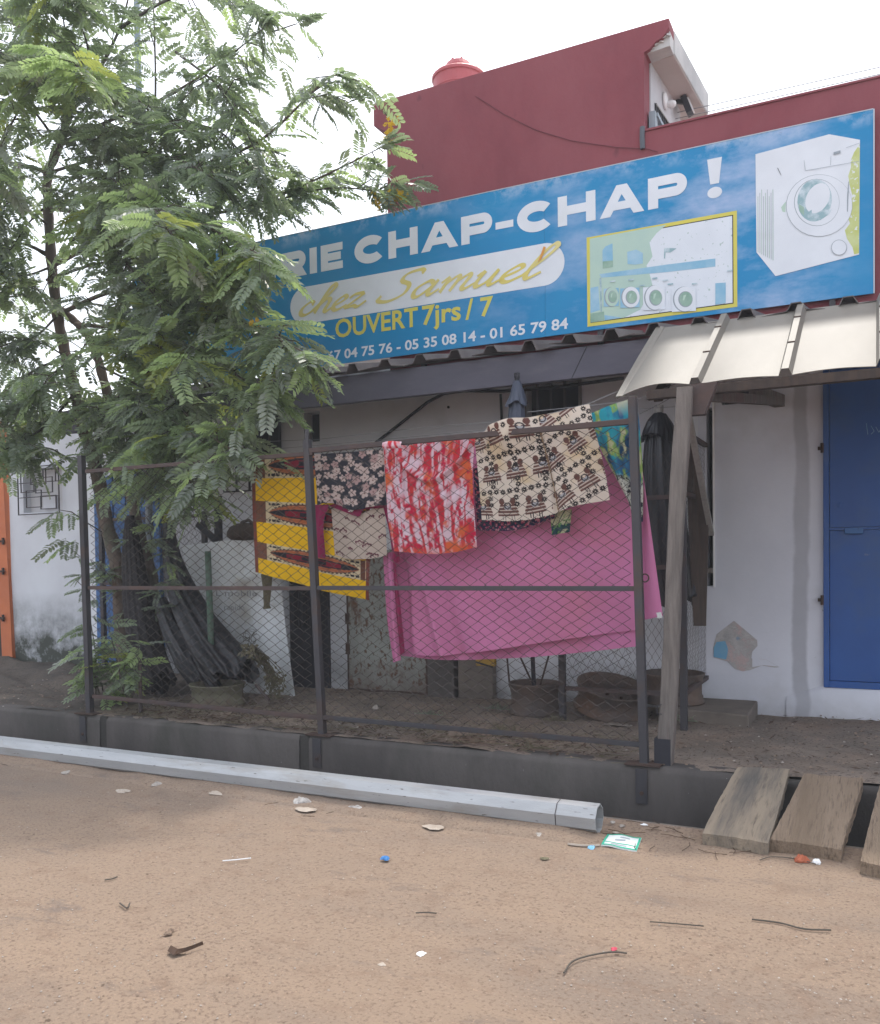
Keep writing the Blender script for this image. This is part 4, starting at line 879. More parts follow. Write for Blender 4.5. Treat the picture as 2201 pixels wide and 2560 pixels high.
def small_fence(name, label, P, Q, ztop, zbot, rails, posts, n_, ph=.062, dens=.05, r=.0016):
    """mesh panel from P to Q (x, y)"""
    t = thing(name, label, 'mesh fence', (P[0], P[1], zbot)); P = Vector((*P, 0)); Q = Vector((*Q, 0)); d = (Q - P); L_ = d.length; d.normalize(); ang = math.atan2(d.y, d.x)
    for f in posts:
        q = P + d * L_ * f; g = MB(); g.box(q.x - .022, q.x + .022, q.y - .022, q.y + .022, .03, ztop + .04); g.build('post', M['steel'], t)
    for z in rails:
        a = P + d * .024; c = Q - d * .0; g = MB(); g.bar((a.x, a.y, z), (c.x, c.y, z), .03, .03); g.build('rail', M['rustrail'], t)
    ms = [wire_mesh(dens * 2, ph, ztop - .02, zbot + .02, 50 + k, r=r) for k in range(4)]
    for i in range(int(L_ / dens)):
        q = P + d * dens * (i + .5); o = link('wire', ms[random.randrange(4)], t); o.matrix_parent_inverse = Matrix.Translation(-t.location)
        o.location = (q.x, q.y, 0); o.rotation_euler.z = ang; o.scale.x = -1 if i % 2 else 1
    return t
small_fence('cage_fence', 'inner mesh panel facing the street between the timber post and the wheel rims', (-2.06, 6.10), (-1.22, 6.10), 1.98, .30, (1.66, 1.18, .31), (0,), 0, ph=.085, dens=.026)
small_fence('cage_fence', 'mesh panel running back to the wall behind the timber post', (-1.19, 6.08), (-1.19, 6.97), 2.12, .33, (2.1, 1.68, .32), (0,), 0, ph=.05, dens=.03, r=.0011)
small_fence('cage_fence', 'mesh panel in front of the blue sheet at the left end', (-7.35, 6.75), (-5.95, 6.75), 1.72, .14, (1.72, 1.05), (0, 1), 0, ph=.075, dens=.026)

# ------------------------------------------------------------------ washing
CM = cloth_mat('printed_cotton'); CMT = cloth_mat('dyed_cotton', transl=.2)
def plen(P, n):
    P = np.array(P, float); s = np.concatenate([[0], np.cumsum(np.linalg.norm(np.diff(P, axis=0), axis=1))]); u = np.linspace(0, s[-1], n)
    return np.stack([np.interp(u, s, P[:, 0]), np.interp(u, s, P[:, 1])], 1)
def smooth_(P, n):
    return plen(catmull(P, 10), n) if len(P) > 2 else plen(P, n)
def patch(T, B, L=None, R=None, Y=5.0, nu=80, nv=80):
    f = lambda Q: [tuple(at(x, y, Y)[[0, 2]]) for x, y in Q]
    T, B = f(T), f(B); L = f(L) if L else [T[0], B[0]]; R = f(R) if R else [T[-1], B[-1]]
    T, B, L, R = smooth_(T, nu), smooth_(B, nu), smooth_(L, nv), smooth_(R, nv)
    u = np.linspace(0, 1, nu)[None, :, None]; v = np.linspace(0, 1, nv)[:, None, None]
    C = (1 - v) * T[None] + v * B[None] + (1 - u) * L[:, None] + u * R[:, None] - ((1 - u) * (1 - v) * T[0] + u * (1 - v) * T[-1] + (1 - u) * v * B[0] + u * v * B[-1])
    return C
def cloth(name, C, Y, paint, fold, material=None, parent=None):
    nv, nu = C.shape[:2]; V, U = np.meshgrid(np.linspace(0, 1, nv), np.linspace(0, 1, nu), indexing='ij')
    y = Y + fold(U, V, C[..., 0], C[..., 1])
    b = MB(); b.grid(np.stack([C[..., 0], y, C[..., 1]], -1)); me = b.mesh(name, material or CM, True)
    if paint is not None:
        c = np.clip(paint(U, V, C[..., 0], C[..., 1]), 0, .9); a = me.attributes.new('print', 'FLOAT_COLOR', 'POINT')
        a.data.foreach_set('color', np.concatenate([c, np.ones(c.shape[:2] + (1,))], -1).astype(np.float32).ravel())
    return link(name, me, parent)
def mixc(c, m, col): m = np.clip(m, 0, 1)[..., None]; return c * (1 - m) + np.array(col) * m
def base(U, col): return np.ones(U.shape + (3,)) * np.array(col)

def p_dashiki(U, V, X, Z):
    Y_, CR, DK, BR, OR, MA = (.74, .44, .012), (.56, .46, .30), (.022, .022, .030), (.13, .055, .038), (.36, .11, .048), (.20, .014, .03)
    c = base(U, Y_)
    for v0, v1 in ((-.05, .165), (.36, .545), (.725, .865)):
        inb = (V > v0) & (V < v1); t = (V - v0) / (v1 - v0) * 2 - 1
        u = (U - .53) / .385; h = np.clip(1 - np.abs(u) ** 2.6, 0, 1) ** .75 * .88; q = np.abs(t) / np.maximum(h, .001)
        k = base(U, CR)
        teeth = (np.sin(U * 190) > -.1) & (q > 1) & (q < 1.0 + .10 / np.maximum(h, .3)) & (np.abs(u) < .93)
        k[teeth] = DK
        marks = (np.abs(np.abs(t) - .66 - .1 * np.abs(np.sin(U * 75))) < .11) & (np.abs(u) > .68) & (q > 1.35) & (np.abs(np.sin(U * 75)) > .25) & (np.abs(u) < 1.0); k[marks] = DK
        for lim, col in ((1, BR), (.86, (.50, .22, .11)), (.82, OR), (.52, (.42, .17, .09)), (.48, DK), (.30, MA)):
            k[(q < lim) & (np.abs(u) < (1 if lim > .4 else .62))] = col
        inner = (q < .2) & (np.abs(u) < .3); k[inner] = DK
        sq = (U > .025) & (U < .115); k[sq] = BR
        k[sq & (np.sin(U * 420) * np.sin(V * 300) > .3)] = (.24, .12, .08)
        c[inb] = k[inb]
        sq2 = inb & (U > .925) & (U < .965); c[sq2] = BR
    bd = (U < .028) | (U > .972); c[bd] = BR; c[bd & (np.sin(U * 900) > 0)] = (.24, .045, .04)
    return c
t_ = lambda a, b_: None
fold1 = lambda U, V, X, Z: .012 * np.sin(U * 14 + V * 2) * V + .02 * np.sin(U * 5) * V - .015 * V
o = cloth('wax_print_cloth', patch([(630, 1150), (700, 1145), (790, 1140), (925, 1152)], [(650, 1430), (720, 1450), (790, 1470), (860, 1486), (930, 1500)], L=[(630, 1150), (633, 1290), (640, 1430)], Y=5.15, nu=220, nv=260), 5.15, p_dashiki, fold1)
tag(o, 'yellow wax print cloth with brown pointed ovals hanging at the left of the washing', 'cloth', 'washing on the fence')

rsf = np.random.RandomState(3)
FL = []
while len(FL) < 48:
    q = rsf.rand(2)
    if all((q[0] - f[0]) ** 2 + ((q[1] - f[1]) * .8) ** 2 > .0085 for f in FL): FL.append((q[0], q[1], rsf.uniform(.045, .075), rsf.rand() * 6))
def p_floral(U, V, X, Z):
    c = base(U, (.034, .036, .048)); A_ = .8
    for fu, fv, r, ph in FL:
        d = np.hypot(U - fu, (V - fv) * A_); th = np.arctan2((V - fv) * A_, U - fu) + ph; m = d < r * (.62 + .42 * np.abs(np.cos(2.5 * th)))
        c[m] = (.50, .40, .37) if ph < 4.5 else (.40, .27, .26); c[d < r * .16] = (.16, .08, .07)
    m = fbm(U * 16, V * 16, 9); c[(m > .68)] = c[(m > .68)] * .5 + np.array((.25, .2, .19)) * .5
    return c
o = cloth('floral_top', patch([(784, 1136), (870, 1130), (958, 1123)], [(792, 1262), (830, 1258), (880, 1275), (920, 1268), (965, 1262)], Y=5.05, nu=170, nv=140), 5.05, p_floral,
          lambda U, V, X, Z: .012 * np.sin(U * 17 + 3 * V) * V + .02 * (U - .5) ** 2 + .012 * np.sin(U * 40) * np.clip(V - .75, 0, 1) * 4)
tag(o, 'black cloth with pale flowers hanging between the yellow cloth and the red tie-dye', 'cloth', 'washing on the fence')
LOT = [(.30, .24), (.46, .26), (.72, .17), (.06, .45), (.20, .5), (.92, .62), (.34, .80), (.52, .66), (.63, .73), (.66, .9), (.10, .95), (.74, .97), (.24, .6), (.95, .22)]
def p_shirt(U, V, X, Z):
    c = base(U, (.50, .42, .36)); c = mixc(c, fbm(U * 4, V * 4, 2) * .5, (.42, .34, .28))
    for k, (a, b_) in enumerate(LOT):
        dx, dy = (U - a) * 1.1, -(V - b_); d = np.hypot(dx, dy + .03); th = np.arctan2(dx, dy + .03); sc_ = 1 if k % 3 else .6
        R_ = .088 * sc_ * (.72 + .28 * np.abs(np.cos(3.5 * th))); m = (np.abs(d - R_) < .016) & (np.abs(th) < 1.35); c[m] = (.12, .03, .05)
        c[(d < .05 * sc_) & (np.abs(np.sin(th * 5)) < .25) & (np.abs(th) < 1.2)] = (.16, .05, .06)
    c[(np.abs(U - .60) < .004)] *= .8
    return c
o = cloth('long_sleeved_shirt', patch([(828, 1272), (860, 1262), (900, 1283), (940, 1268), (963, 1264)], [(835, 1388), (870, 1397), (920, 1397), (970, 1388)], Y=5.10, nu=130, nv=120), 5.10, p_shirt, lambda U, V, X, Z: .012 * np.sin(U * 9 + 1) * (.4 + V))
tag(o, 'cream shirt with magenta sleeves and collar hanging upside in front of the yellow cloth', 'shirt', 'washing on the fence'); o['label'] = 'cream shirt with magenta sleeves and collar hung before the yellow cloth'
f0 = lambda U, V, X, Z: .012 * np.sin(U * 5 + V * 3)
cloth('sleeve', patch([(785, 1262), (828, 1262)], [(793, 1392), (814, 1396)], R=[(828, 1262), (812, 1310), (814, 1396)], Y=5.097, nu=14, nv=30), 5.085, None, f0, M['magenta'], o)
cloth('sleeve', patch([(958, 1262), (978, 1258)], [(985, 1414), (1000, 1402)], L=[(958, 1262), (972, 1330), (985, 1414)], Y=5.09, nu=14, nv=30), 5.085, None, f0, M['magenta'], o)
cloth('collar', patch([(820, 1264), (860, 1255), (905, 1262), (966, 1254)], [(832, 1268), (860, 1278), (900, 1292), (912, 1274), (966, 1270)], Y=5.09, nu=30, nv=8), 5.088, None, f0, M['magenta'], o)
cloth('care_tag', patch([(870, 1273), (885, 1272)], [(871, 1280), (886, 1279)], Y=5.08, nu=4, nv=3), 5.075, None, f0, M['tagwhite'], o)

def p_tiedye(U, V, X, Z):
    c = base(U, (.66, .50, .56)); st = fbm(U * 34 + 3 * fbm(U * 3, V * 3, 4), V * 6, 12, 5); bl = fbm(U * 6, V * 6, 30); r2 = fbm(U * 20, V * 16, 40)
    c = mixc(c, (st - .47) * 9, (.52, .035, .055)); c = mixc(c, (bl - .50) * 6 * (r2 > .42), (.56, .05, .04)); c = mixc(c, (bl - .60) * 9, (.62, .13, .05)); c = mixc(c, (r2 - .60) * 9, (.50, .02, .06))
    c = mixc(c, (.42 - bl) * 5 * np.clip((r2 < .55), 0, 1), (.72, .58, .66)); hem = np.clip((V - .93) * 14, 0, 1); c = mixc(c, hem * .6 * (st > .4), (.60, .10, .05))
    return c
def fold_red(U, V, X, Z):
    vc = .10 + .26 * np.clip(1 - np.abs((U - .56) / .40) ** 1.8, 0, 1); inn = np.clip(1 - np.abs((U - .56) / .40), 0, 1)
    y = -.035 * np.exp(-((V - vc) / .035) ** 2) * (inn > 0) + .035 * ((V < vc) & (inn > 0)) * np.clip((vc - V) * 8, 0, 1)
    for k in (.09, .17, .26): y = y - .016 * np.exp(-((V - vc - k) / .03) ** 2) * inn
    return y + .012 * np.sin(U * 16 + V * 2) + .02 * np.exp(-((U - .235) / .018) ** 2) * (V < .5) - .02 * V
o = cloth('tie_dye_dress', patch([(957, 1108), (985, 1104), (1010, 1112), (1080, 1098), (1190, 1082)], [(986, 1378), (1080, 1385), (1140, 1380), (1196, 1368)], L=[(957, 1108), (962, 1200), (970, 1300), (986, 1378)], R=[(1190, 1082), (1183, 1180), (1190, 1290), (1196, 1368)], Y=5.0, nu=150, nv=180), 5.01, p_tiedye, fold_red, CMT)
tag(o, 'red and white tie-dyed dress with cowl neck in the middle of the fence', 'dress', 'washing on the fence')
o2 = cloth('shoulder_fold', patch([(956, 1106), (975, 1102), (1004, 1104)], [(958, 1122), (1005, 1120)], Y=4.89, nu=24, nv=10), 4.895, lambda U, V, X, Z: p_tiedye(U * .25, V * .1, X, Z), lambda U, V, X, Z: -.012 * np.sin(V * 3.1), CMT, o)

def star(c, U, V, a, b_, r, asp, col=(.022, .018, .02)):
    dx, dy = (U - a) * asp, V - b_; d = np.hypot(dx, dy); th = np.arctan2(dy, dx); m = (d < r * (.55 + .5 * np.abs(np.cos(4 * th)))) & (d > r * .22); c[m] = col
def p_figures(U, V, X, Z):
    # printed in cloth coordinates, slightly skewed and turned on the right-hand part
    c = base(U, (.62, .54, .46)); c = mixc(c, (fbm(U * 5, V * 5, 60) - .5) * 4, (.58, .45, .29)); asp = 1.25
    W_ = np.clip((U - .55) / .05, 0, 1); a = .42; U2 = np.where(W_ > .5, .55 + (U - .55) * math.cos(a) - (V - .2) * .8 * math.sin(a), U); V2 = np.where(W_ > .5, .2 + (U - .55) * 1.25 * math.sin(a) + (V - .2) * math.cos(a), V)
    BRN, GRY = (.13, .06, .05), (.36, .36, .38)
    for row in (.12, .50, .88):
        for k in range(5):
            cx = .02 + k * .21 + (.1 if row == .50 else 0)
            for s_ in (-1, 1):
                dx = (U2 - cx - s_ * .035) * asp; dy = V2 - row
                body = (np.abs(dx) < .028 + .35 * np.clip(dy + .06, 0, .09)) & (dy > -.05) & (dy < .07); c[body] = BRN; c[body & (np.sin(dy * 190) > .35)] = (.5, .42, .36)
                c[np.hypot(dx - s_ * .012, (dy + .085) * .8) < .028] = BRN
                c[np.hypot(dx + s_ * .03, dy + .02) < .022] = GRY
                c[(np.abs(np.abs(dx) - .012) < .004) & (dy > .06) & (dy < .11)] = (.03, .025, .03)
                c[(np.abs(np.hypot(dx + s_ * .045, dy + .04) - .03) < .006)] = (.05, .045, .05)
    for row in (.31, .69, 1.02):
        for k in range(20): star(c, U2, V2, -.02 + k * .056, row + .006 * math.sin(k * 2), .030, asp)
    for k in range(6):
        for row in (.37, .43, .57, .63, .76, .83, .05, .18, .25): star(c, U2, V2, .125 + k * .21 - (.03 if row > .7 else 0), row, .029, asp)
    seam = np.abs(U - .55 - .06 * V) < .006; c[seam & (V > .15)] = (.25, .17, .1)
    return c
def fold_fig(U, V, X, Z):
    front = np.exp(-((U - .30) / .16) ** 4) * np.clip(1 - (V - .02) / .30, 0, 1) ** .7
    return -.13 * front + .02 * np.sin(U * 30 + V * 9) * np.exp(-((U - .28) / .2) ** 2) * np.exp(-((V - .16) / .12) ** 2) + .012 * np.sin(U * 11 + V * 3) + .025 * np.exp(-((U - .55 - .05 * V) / .02) ** 2) * (V > .15) - .03 * V
o = cloth('figure_print_shirt', patch([(1183, 1088), (1250, 1064), (1330, 1042), (1420, 1021), (1474, 1010)], [(1208, 1300), (1290, 1303), (1370, 1290), (1440, 1266), (1526, 1250)], R=[(1474, 1010), (1490, 1080), (1512, 1170), (1526, 1250)], Y=5.0, nu=260, nv=220), 5.01, p_figures, fold_fig)
tag(o, 'cream cloth printed with black stars and brown figures thrown over the top rail', 'cloth', 'washing on the fence')
def p_navy(U, V, X, Z):
    c = base(U, (.035, .038, .085)); m = (np.abs(((U * 12 + V * 9) % 1) - .5) + np.abs(((U * 12 - V * 9) % 1) - .5)); n = fbm(U * 40, V * 40, 5)
    c = mixc(c, (m > .55) * (n > .45), (.42, .07, .14)); c = mixc(c, (n > .64), (.5, .25, .3)); return c
o = cloth('navy_print_cloth', patch([(1183, 1170), (1290, 1165), (1400, 1150)], [(1194, 1327), (1290, 1325), (1388, 1296)], Y=5.07, nu=130, nv=100), 5.07, p_navy, lambda U, V, X, Z: .01 * np.sin(U * 12))
tag(o, 'navy and pink print showing below the star printed cloth', 'cloth', 'washing on the fence')
def p_leafy(U, V, X, Z):
    c = base(U, (.42, .42, .27)); n = fbm(U * 3, V * 4, 8); c = mixc(c, (V - .55) * 12 * (n > .3), (.02, .06, .075)); c = mixc(c, (np.abs(np.sin(U * 9 + V * 5)) < .22), (.03, .06, .05)); c = mixc(c, (fbm(U * 9, V * 9, 14) > .66), (.12, .25, .08)); return c
o = cloth('leaf_print_cloth', patch([(1376, 1282), (1430, 1272)], [(1380, 1338), (1402, 1334), (1424, 1330)], Y=5.06, nu=50, nv=50), 5.06, p_leafy, lambda U, V, X, Z: .012 * np.sin(U * 9))
tag(o, 'small green leaf printed corner hanging under the star printed cloth', 'cloth', 'washing on the fence')
def p_teal(U, V, X, Z):
    n = fbm(U * 4, V * 5, 70); m = fbm(U * 7, V * 8, 80); c = base(U, (.03, .12, .24)); c = mixc(c, (n - .48) * 7, (.03, .30, .38)); c = mixc(c, (m - .56) * 9, (.22, .36, .06)); c = mixc(c, (.40 - n) * 9, (.012, .05, .11)); c = mixc(c, (m - .66) * 9, (.45, .45, .28))
    low = V + .12 * n - .62 - .1 * U; c = mixc(c, low * 16, (.52, .53, .46)); c = mixc(c, (low > .02) * (fbm(U * 16, V * 40, 6) > .60), (.03, .03, .04)); c = mixc(c, (V - .955) * 60, (.03, .04, .09)); c = mixc(c, (.12 - V) * 9 * (U > .6), (.4, .42, .33)); return c
o = cloth('teal_tie_dye_cloth', patch([(1474, 1034), (1530, 1012), (1588, 992)], [(1582, 1300), (1595, 1302), (1606, 1305)], L=[(1474, 1034), (1500, 1120), (1545, 1205), (1575, 1262), (1582, 1300)], R=[(1588, 992), (1600, 1060), (1606, 1180), (1606, 1305)], Y=5.06, nu=110, nv=190), 5.06, p_teal, lambda U, V, X, Z: .02 * np.sin(U * 11 + V * 4) * (.3 + V), CMT)
tag(o, 'blue green tie-dyed cloth hanging at the right fence post', 'cloth', 'washing on the fence')
def fold_pink(U, V, X, Z):
    y = .03 * np.sin(U * 7 + V * 1.5) * V + .012 * np.sin(U * 19 - V * 9) + .014 * np.sin((U * 1.3 + V) * 13) * np.clip(1 - V, 0, 1)
    for a, wd, am in ((.035, .016, .07), (.10, .025, -.06), (.17, .03, .035)): y = y + am * np.exp(-((U - a - .10 * V ** 2 * (a > .05)) / wd) ** 2) * (.25 + .75 * V)
    y = y - .02 * np.exp(-((V - .62 - .34 * (1 - U) ** 2 + .0) / .10) ** 2) * np.clip(1 - U * 1.3, 0, 1)
    return y
o = cloth('pink_sheet', patch([(966, 1160), (1300, 1080), (1597, 1050)], [(1004, 1628), (1060, 1640), (1130, 1637), (1250, 1622), (1400, 1600), (1592, 1575)], L=[(966, 1160), (985, 1420), (1004, 1628)], Y=5.2, nu=110, nv=90), 5.2, None, fold_pink, M['pink'])
tag(o, 'large pink bed sheet covering the lower right half of the fence', 'bed sheet', 'washing on the fence')
cloth('back_layer', patch([(985, 1560), (1300, 1560), (1592, 1520)], [(1003, 1640), (1100, 1650), (1280, 1646), (1450, 1632), (1592, 1616)], Y=5.25, nu=60, nv=14), 5.26, None, lambda U, V, X, Z: .01 * np.sin(U * 17), M['pink'], o)
cloth('hanging_edge', patch([(1596, 1150), (1604, 1150)], [(1600, 1552), (1657, 1540)], R=[(1604, 1150), (1625, 1300), (1657, 1540)], Y=5.25, nu=16, nv=40), 5.26, None, lambda U, V, X, Z: .02 * np.sin(U * 5 + V), M['pink'], o)
cloth('hanging_edge', patch([(958, 1385), (988, 1380)], [(984, 1656), (1004, 1650)], L=[(958, 1385), (968, 1540), (984, 1656)], Y=5.2, nu=14, nv=40), 5.185, None, lambda U, V, X, Z: .025 * np.sin(U * 6 + .6), M['pink'], o)
cloth('hanging_edge', patch([(972, 1390), (990, 1392)], [(1001, 1640), (1010, 1632)], Y=5.17, nu=8, nv=30), 5.172, None, f0, M['magenta'], o)
cloth('wash_label', patch([(1640, 1532), (1654, 1530)], [(1643, 1546), (1655, 1545)], Y=5.22, nu=4, nv=4), 5.225, None, f0, M['tagwhite'], o)
# clothes lines
def wire_line(pts, label, r=.0022):
    g = MB(); g.tube(pts, r, 4); tag(g.build('clothes_line', M['line']), label, 'clothes line', 'clothes lines')
P3 = lambda x, y, Y: tuple(at(x, y, Y))
wire_line([P3(480, 1165, 5.0), P3(640, 1140, 5.0), P3(770, 1137, 5.0)], 'wire from the middle fence post into the tree')
wire_line([P3(770, 1135, 5.02), P3(960, 1110, 5.02), P3(1190, 1083, 5.02), P3(1475, 1008, 5.02), P3(1545, 978, 5.05)], 'wire carrying the tie-dyed dress and star printed cloth')
wire_line([P3(1320, 1030, 5.1), P3(1490, 1012, 5.1), P3(1590, 1000, 5.1), P3(1700, 955, 5.3)], 'wire between the right fence post and awning')
wire_line([P3(640, 1105, 6.3), P3(800, 1098, 6.3), P3(1000, 1075, 6.3), P3(1260, 1052, 6.3)], 'upper slack wire along the white wall')
wire_line([P3(620, 1128, 6.3), P3(800, 1113, 6.3), P3(1000, 1095, 6.3), P3(1270, 1070, 6.3)], 'lower slack wire along the white wall')
wire_line([P3(1600, 1035, 5.1), P3(1650, 1010, 5.6), P3(1712, 975, 6.0)], 'wire from the right fence post up under the awning')
wire_line([P3(1600, 1022, 5.1), P3(1720, 1015, 6.3)], 'short wire passing behind the timber post')

# ------------------------------------------------------------------ folded parasols, covers, wheel rims
def pleated(name, material, pts, radii, npl=9, depth=.28, n=72, parent=None, seed=0, flat_y=1.0, hem=.0):
    """cloth gathered round a leaning pole: lofted rings with deepening pleats"""
    rs = np.random.RandomState(seed); P = catmull([tuple(p) for p in pts], 8); N = len(P); Rr = np.interp(np.linspace(0, 1, N), np.linspace(0, 1, len(radii)), radii)
    ph = rs.rand(npl) * .5; rings = []
    for i, c in enumerate(P):
        d = P[min(i + 1, N - 1)] - P[max(i - 1, 0)]; d = Vector(d).normalized(); a1 = d.cross(Vector((0, 1, 0))).normalized(); a2 = d.cross(a1); t = i / (N - 1)
        ring = []
        for k in range(n):
            a = 2 * math.pi * k / n; w_ = math.sin(npl * a + 2.2 * math.sin(a + seed) + t * 1.2); w2 = math.sin(2.3 * npl * a + seed)
            nz = float(vnoise(np.array(8 + 2.6 * math.cos(a) + seed), np.array(8 + 2.6 * math.sin(a) + t * 1.6), seed + 3)) - .5; n3 = float(vnoise(np.array(20 + 6 * math.cos(a)), np.array(20 + 6 * math.sin(a) + t * 2.5), seed + 8)) - .5
            r = Rr[i] * (1 + depth * (.35 + .65 * t) * (w_ * .45 + 1.5 * nz + 1.1 * n3) + .03 * w2)
            q = Vector(c) + a1 * (r * math.cos(a)) + a2 * (r * math.sin(a) * flat_y)
            if i == N - 1: q += Vector((0, 0, hem * math.sin(3 * a + seed)))
            ring.append(q)
        rings.append(ring)
    b = MB(); b.rings(rings, True); top = rings[0]; b.add([tuple(q) for q in top], [tuple(range(n))[::-1]])
    return b.build(name, material, parent, True)
def rim_profile(R, H): return [(R * .93, H * .97), (R * .97, H), (R, H * .99), (R, H * .94), (R * .95, H * .88), (R * .93, H * .72), (R * .90, H * .66), (R * .90, H * .30), (R * .94, H * .22), (R * .95, H * .10), (R, H * .05), (R, 0), (R * .94, .0), (R * .84, H * .3), (R * .84, H * .66), (R * .90, H * .90), (R * .93, H * .965)]
def rim(label, c, R, H, material, tilt=None, hub=True):
    t = thing('wheel_rim', label, 'wheel rim', c, 'old wheel rims used as stands')
    g = MB(); g.lathe(rim_profile(R, H), c, 40, tilt=tilt); g.build('barrel', material, t, True)
    if hub:
        Tm = tilt or Matrix.Identity(3); g = MB(); g.lathe([(R * .84, H * .30), (R * .5, H * .36), (R * .28, H * .30), (.02, H * .30)], c, 30, tilt=Tm); hb = g.build('disc', material, t, True)
        for k in range(6):
            a = k * math.pi / 3; q = Vector(c) + Tm @ Vector((R * .42 * math.cos(a), R * .42 * math.sin(a), H * .36)); h = MB(); h.lathe([(.014, -.005), (.014, .012), (0, .014)], q, 8, tilt=Tm); h.build('bolt', M['rust'], hb)
    return t
c1 = (float(at(1337, 1740, 6.36)[0]), 6.36, .065)
rim('dark wheel rim standing flat under the pink sheet with a parasol pole in it', c1, .20, .24, M['rim'])
c2 = (float(at(1522, 1740, 6.48)[0]), 6.48, .115); rim('larger wheel rim tilted on the earth right of the flat rim', c2, .27, .19, M['rim'], Matrix.Rotation(math.radians(13), 3, 'Y') @ Matrix.Rotation(math.radians(10), 3, 'X'))
c3 = (float(at(1682, 1740, 6.68)[0]), 6.68, .165); rim('brown wheel rim standing behind the timber post', c3, .235, .22, M['rim'])
g = MB(); q = atz(1545, 1775, .09); g.lathe([(.24, -.02), (.2, .02), (.12, .05), (0, .06)], (c2[0] - .1, 6.45, .04), 16); g.build('earth_mound', M['earth']); struct(COL.objects['earth_mound'])
pc = atz(545, 1752, .09)
pot = thing('wheel_rim', 'faded green and red wheel rim lying by the fence with a green pole in it', 'wheel rim', (pc[0], pc[1], .07), 'old wheel rims used as stands')
g = MB(); g.lathe(rim_profile(.235, .17), (pc[0], pc[1], .07), 40); g.build('barrel', M['pot'], pot, True)
p = at(533, 1738, pc[1] + .05); q = at(520, 1378, pc[1] + .05)
g = MB(); g.tube([p - np.array([0, 0, .06]), (p + q) / 2, q], .026, 12); tag(g.build('green_pole', M['green_pipe'], smooth=True), 'green painted steel pole standing up from the rim by the fence', 'pole')
# black parasol in the flat rim
YA = 6.08
pa = thing('folded_parasol', 'folded black parasol rising in front of the barred window above the washing', 'parasol', (c1[0], YA, .1), 'folded black parasols')
top = at(1293, 945, YA)
g = MB(); g.tube([(c1[0], c1[1], .14), tuple(at(1332, 1640, 6.3)), tuple(top)], .017, 10); g.build('pole', M['blackmetal'], pa)
g = MB(); g.lathe([(.016, .0), (.022, .0), (.022, .035), (.012, .04), (0, .04)], tuple(top), 10); g.build('finial', M['blackmetal'], pa)
umb = mat('parasol_cover', (.045, .055, .085), (.06, .07, .10), 5, .55, .25, 14, spec=.4)
pleated('canopy', umb, [at(1293, 953, YA), at(1293, 990, YA), at(1293, 1060, YA), at(1296, 1200, YA), at(1302, 1420, YA)], [.026, .045, .062, .085, .10], 8, .22, parent=pa, seed=2, hem=.04)
pleated('valance', umb, [at(1293, 955, YA - .001), at(1293, 985, YA - .001), at(1293, 1012, YA - .001)], [.028, .05, .075], 7, .2, parent=pa, seed=4, hem=.02)
for k, (xa, xb) in enumerate(((1268, 1275), (1372, 1350), (1300, 1336))):
    g = MB(); g.tube([at(xa, 1640, 6.33 + .03 * k), at(xb, 1718, 6.36)], .008, 6); g.build('stay', M['rust'], pa)
YB = 6.5
pb = thing('folded_parasol', 'folded black parasol with a pale cap between the right fence post and timber post', 'parasol', (c3[0], YB, .1), 'folded black parasols')
g = MB(); g.tube([at(1690, 1735, YB), at(1670, 1300, YB), at(1648, 1016, YB)], .018, 10); g.build('pole', M['blackmetal'], pb)
tp = at(1648, 1032, YB); g = MB(); g.lathe([(.032, 0), (.034, .05), (.03, .055), (0, .055)], tuple(tp), 12); g.build('finial', M['greywood'], pb)
pleated('canopy', M['black_fabric'], [at(1650, 1036, YB), at(1650, 1075, YB), at(1652, 1150, YB), at(1660, 1300, YB), at(1672, 1430, YB), at(1680, 1505, YB)], [.04, .085, .115, .155, .20, .20], 9, .2, parent=pb, seed=7, hem=.05)
pleated('valance', M['black_fabric'], [at(1650, 1034, YB), at(1648, 1060, YB), at(1646, 1098, YB)], [.045, .095, .125], 7, .16, parent=pb, seed=9, hem=.03)
# two long dark covers at the left
pcv = thing('folded_parasol', 'grey brown folded parasol leaning behind the two tree stems', 'parasol', at(390, 1700, 5.9), 'folded black parasols')
pleated('canopy', M['grey_fabric'], [at(326, 1290, 5.95), at(332, 1380, 5.93), at(345, 1500, 5.9), at(368, 1620, 5.85), at(405, 1715, 5.8)], [.04, .085, .125, .15, .14], 11, .22, parent=pcv, seed=12, hem=.06)
pcw = thing('folded_parasol', 'shiny black folded parasol slumped against the white banner', 'parasol', at(560, 1700, 5.7), 'folded black parasols')
pleated('canopy', M['black_fabric'], [at(420, 1296, 6.08), at(432, 1400, 6.06), at(466, 1500, 6.02), at(522, 1600, 5.97), at(592, 1695, 5.92)], [.04, .08, .13, .17, .19], 13, .26, parent=pcw, seed=15, hem=.08)
pleated('under_fold', M['black_fabric'], [at(400, 1500, 5.95), at(430, 1580, 5.93), at(470, 1650, 5.9), at(505, 1715, 5.88)], [.06, .09, .11, .08], 7, .25, parent=pcw, seed=18, hem=.05)
g = MB(); g.tube([at(350, 1640, 5.3), at(352, 1780, 5.1)], .014, 8); tag(g.build('short_stake', M['rustrail']), 'short rusty stake by the bottom fence rail under the shrub', 'stake')

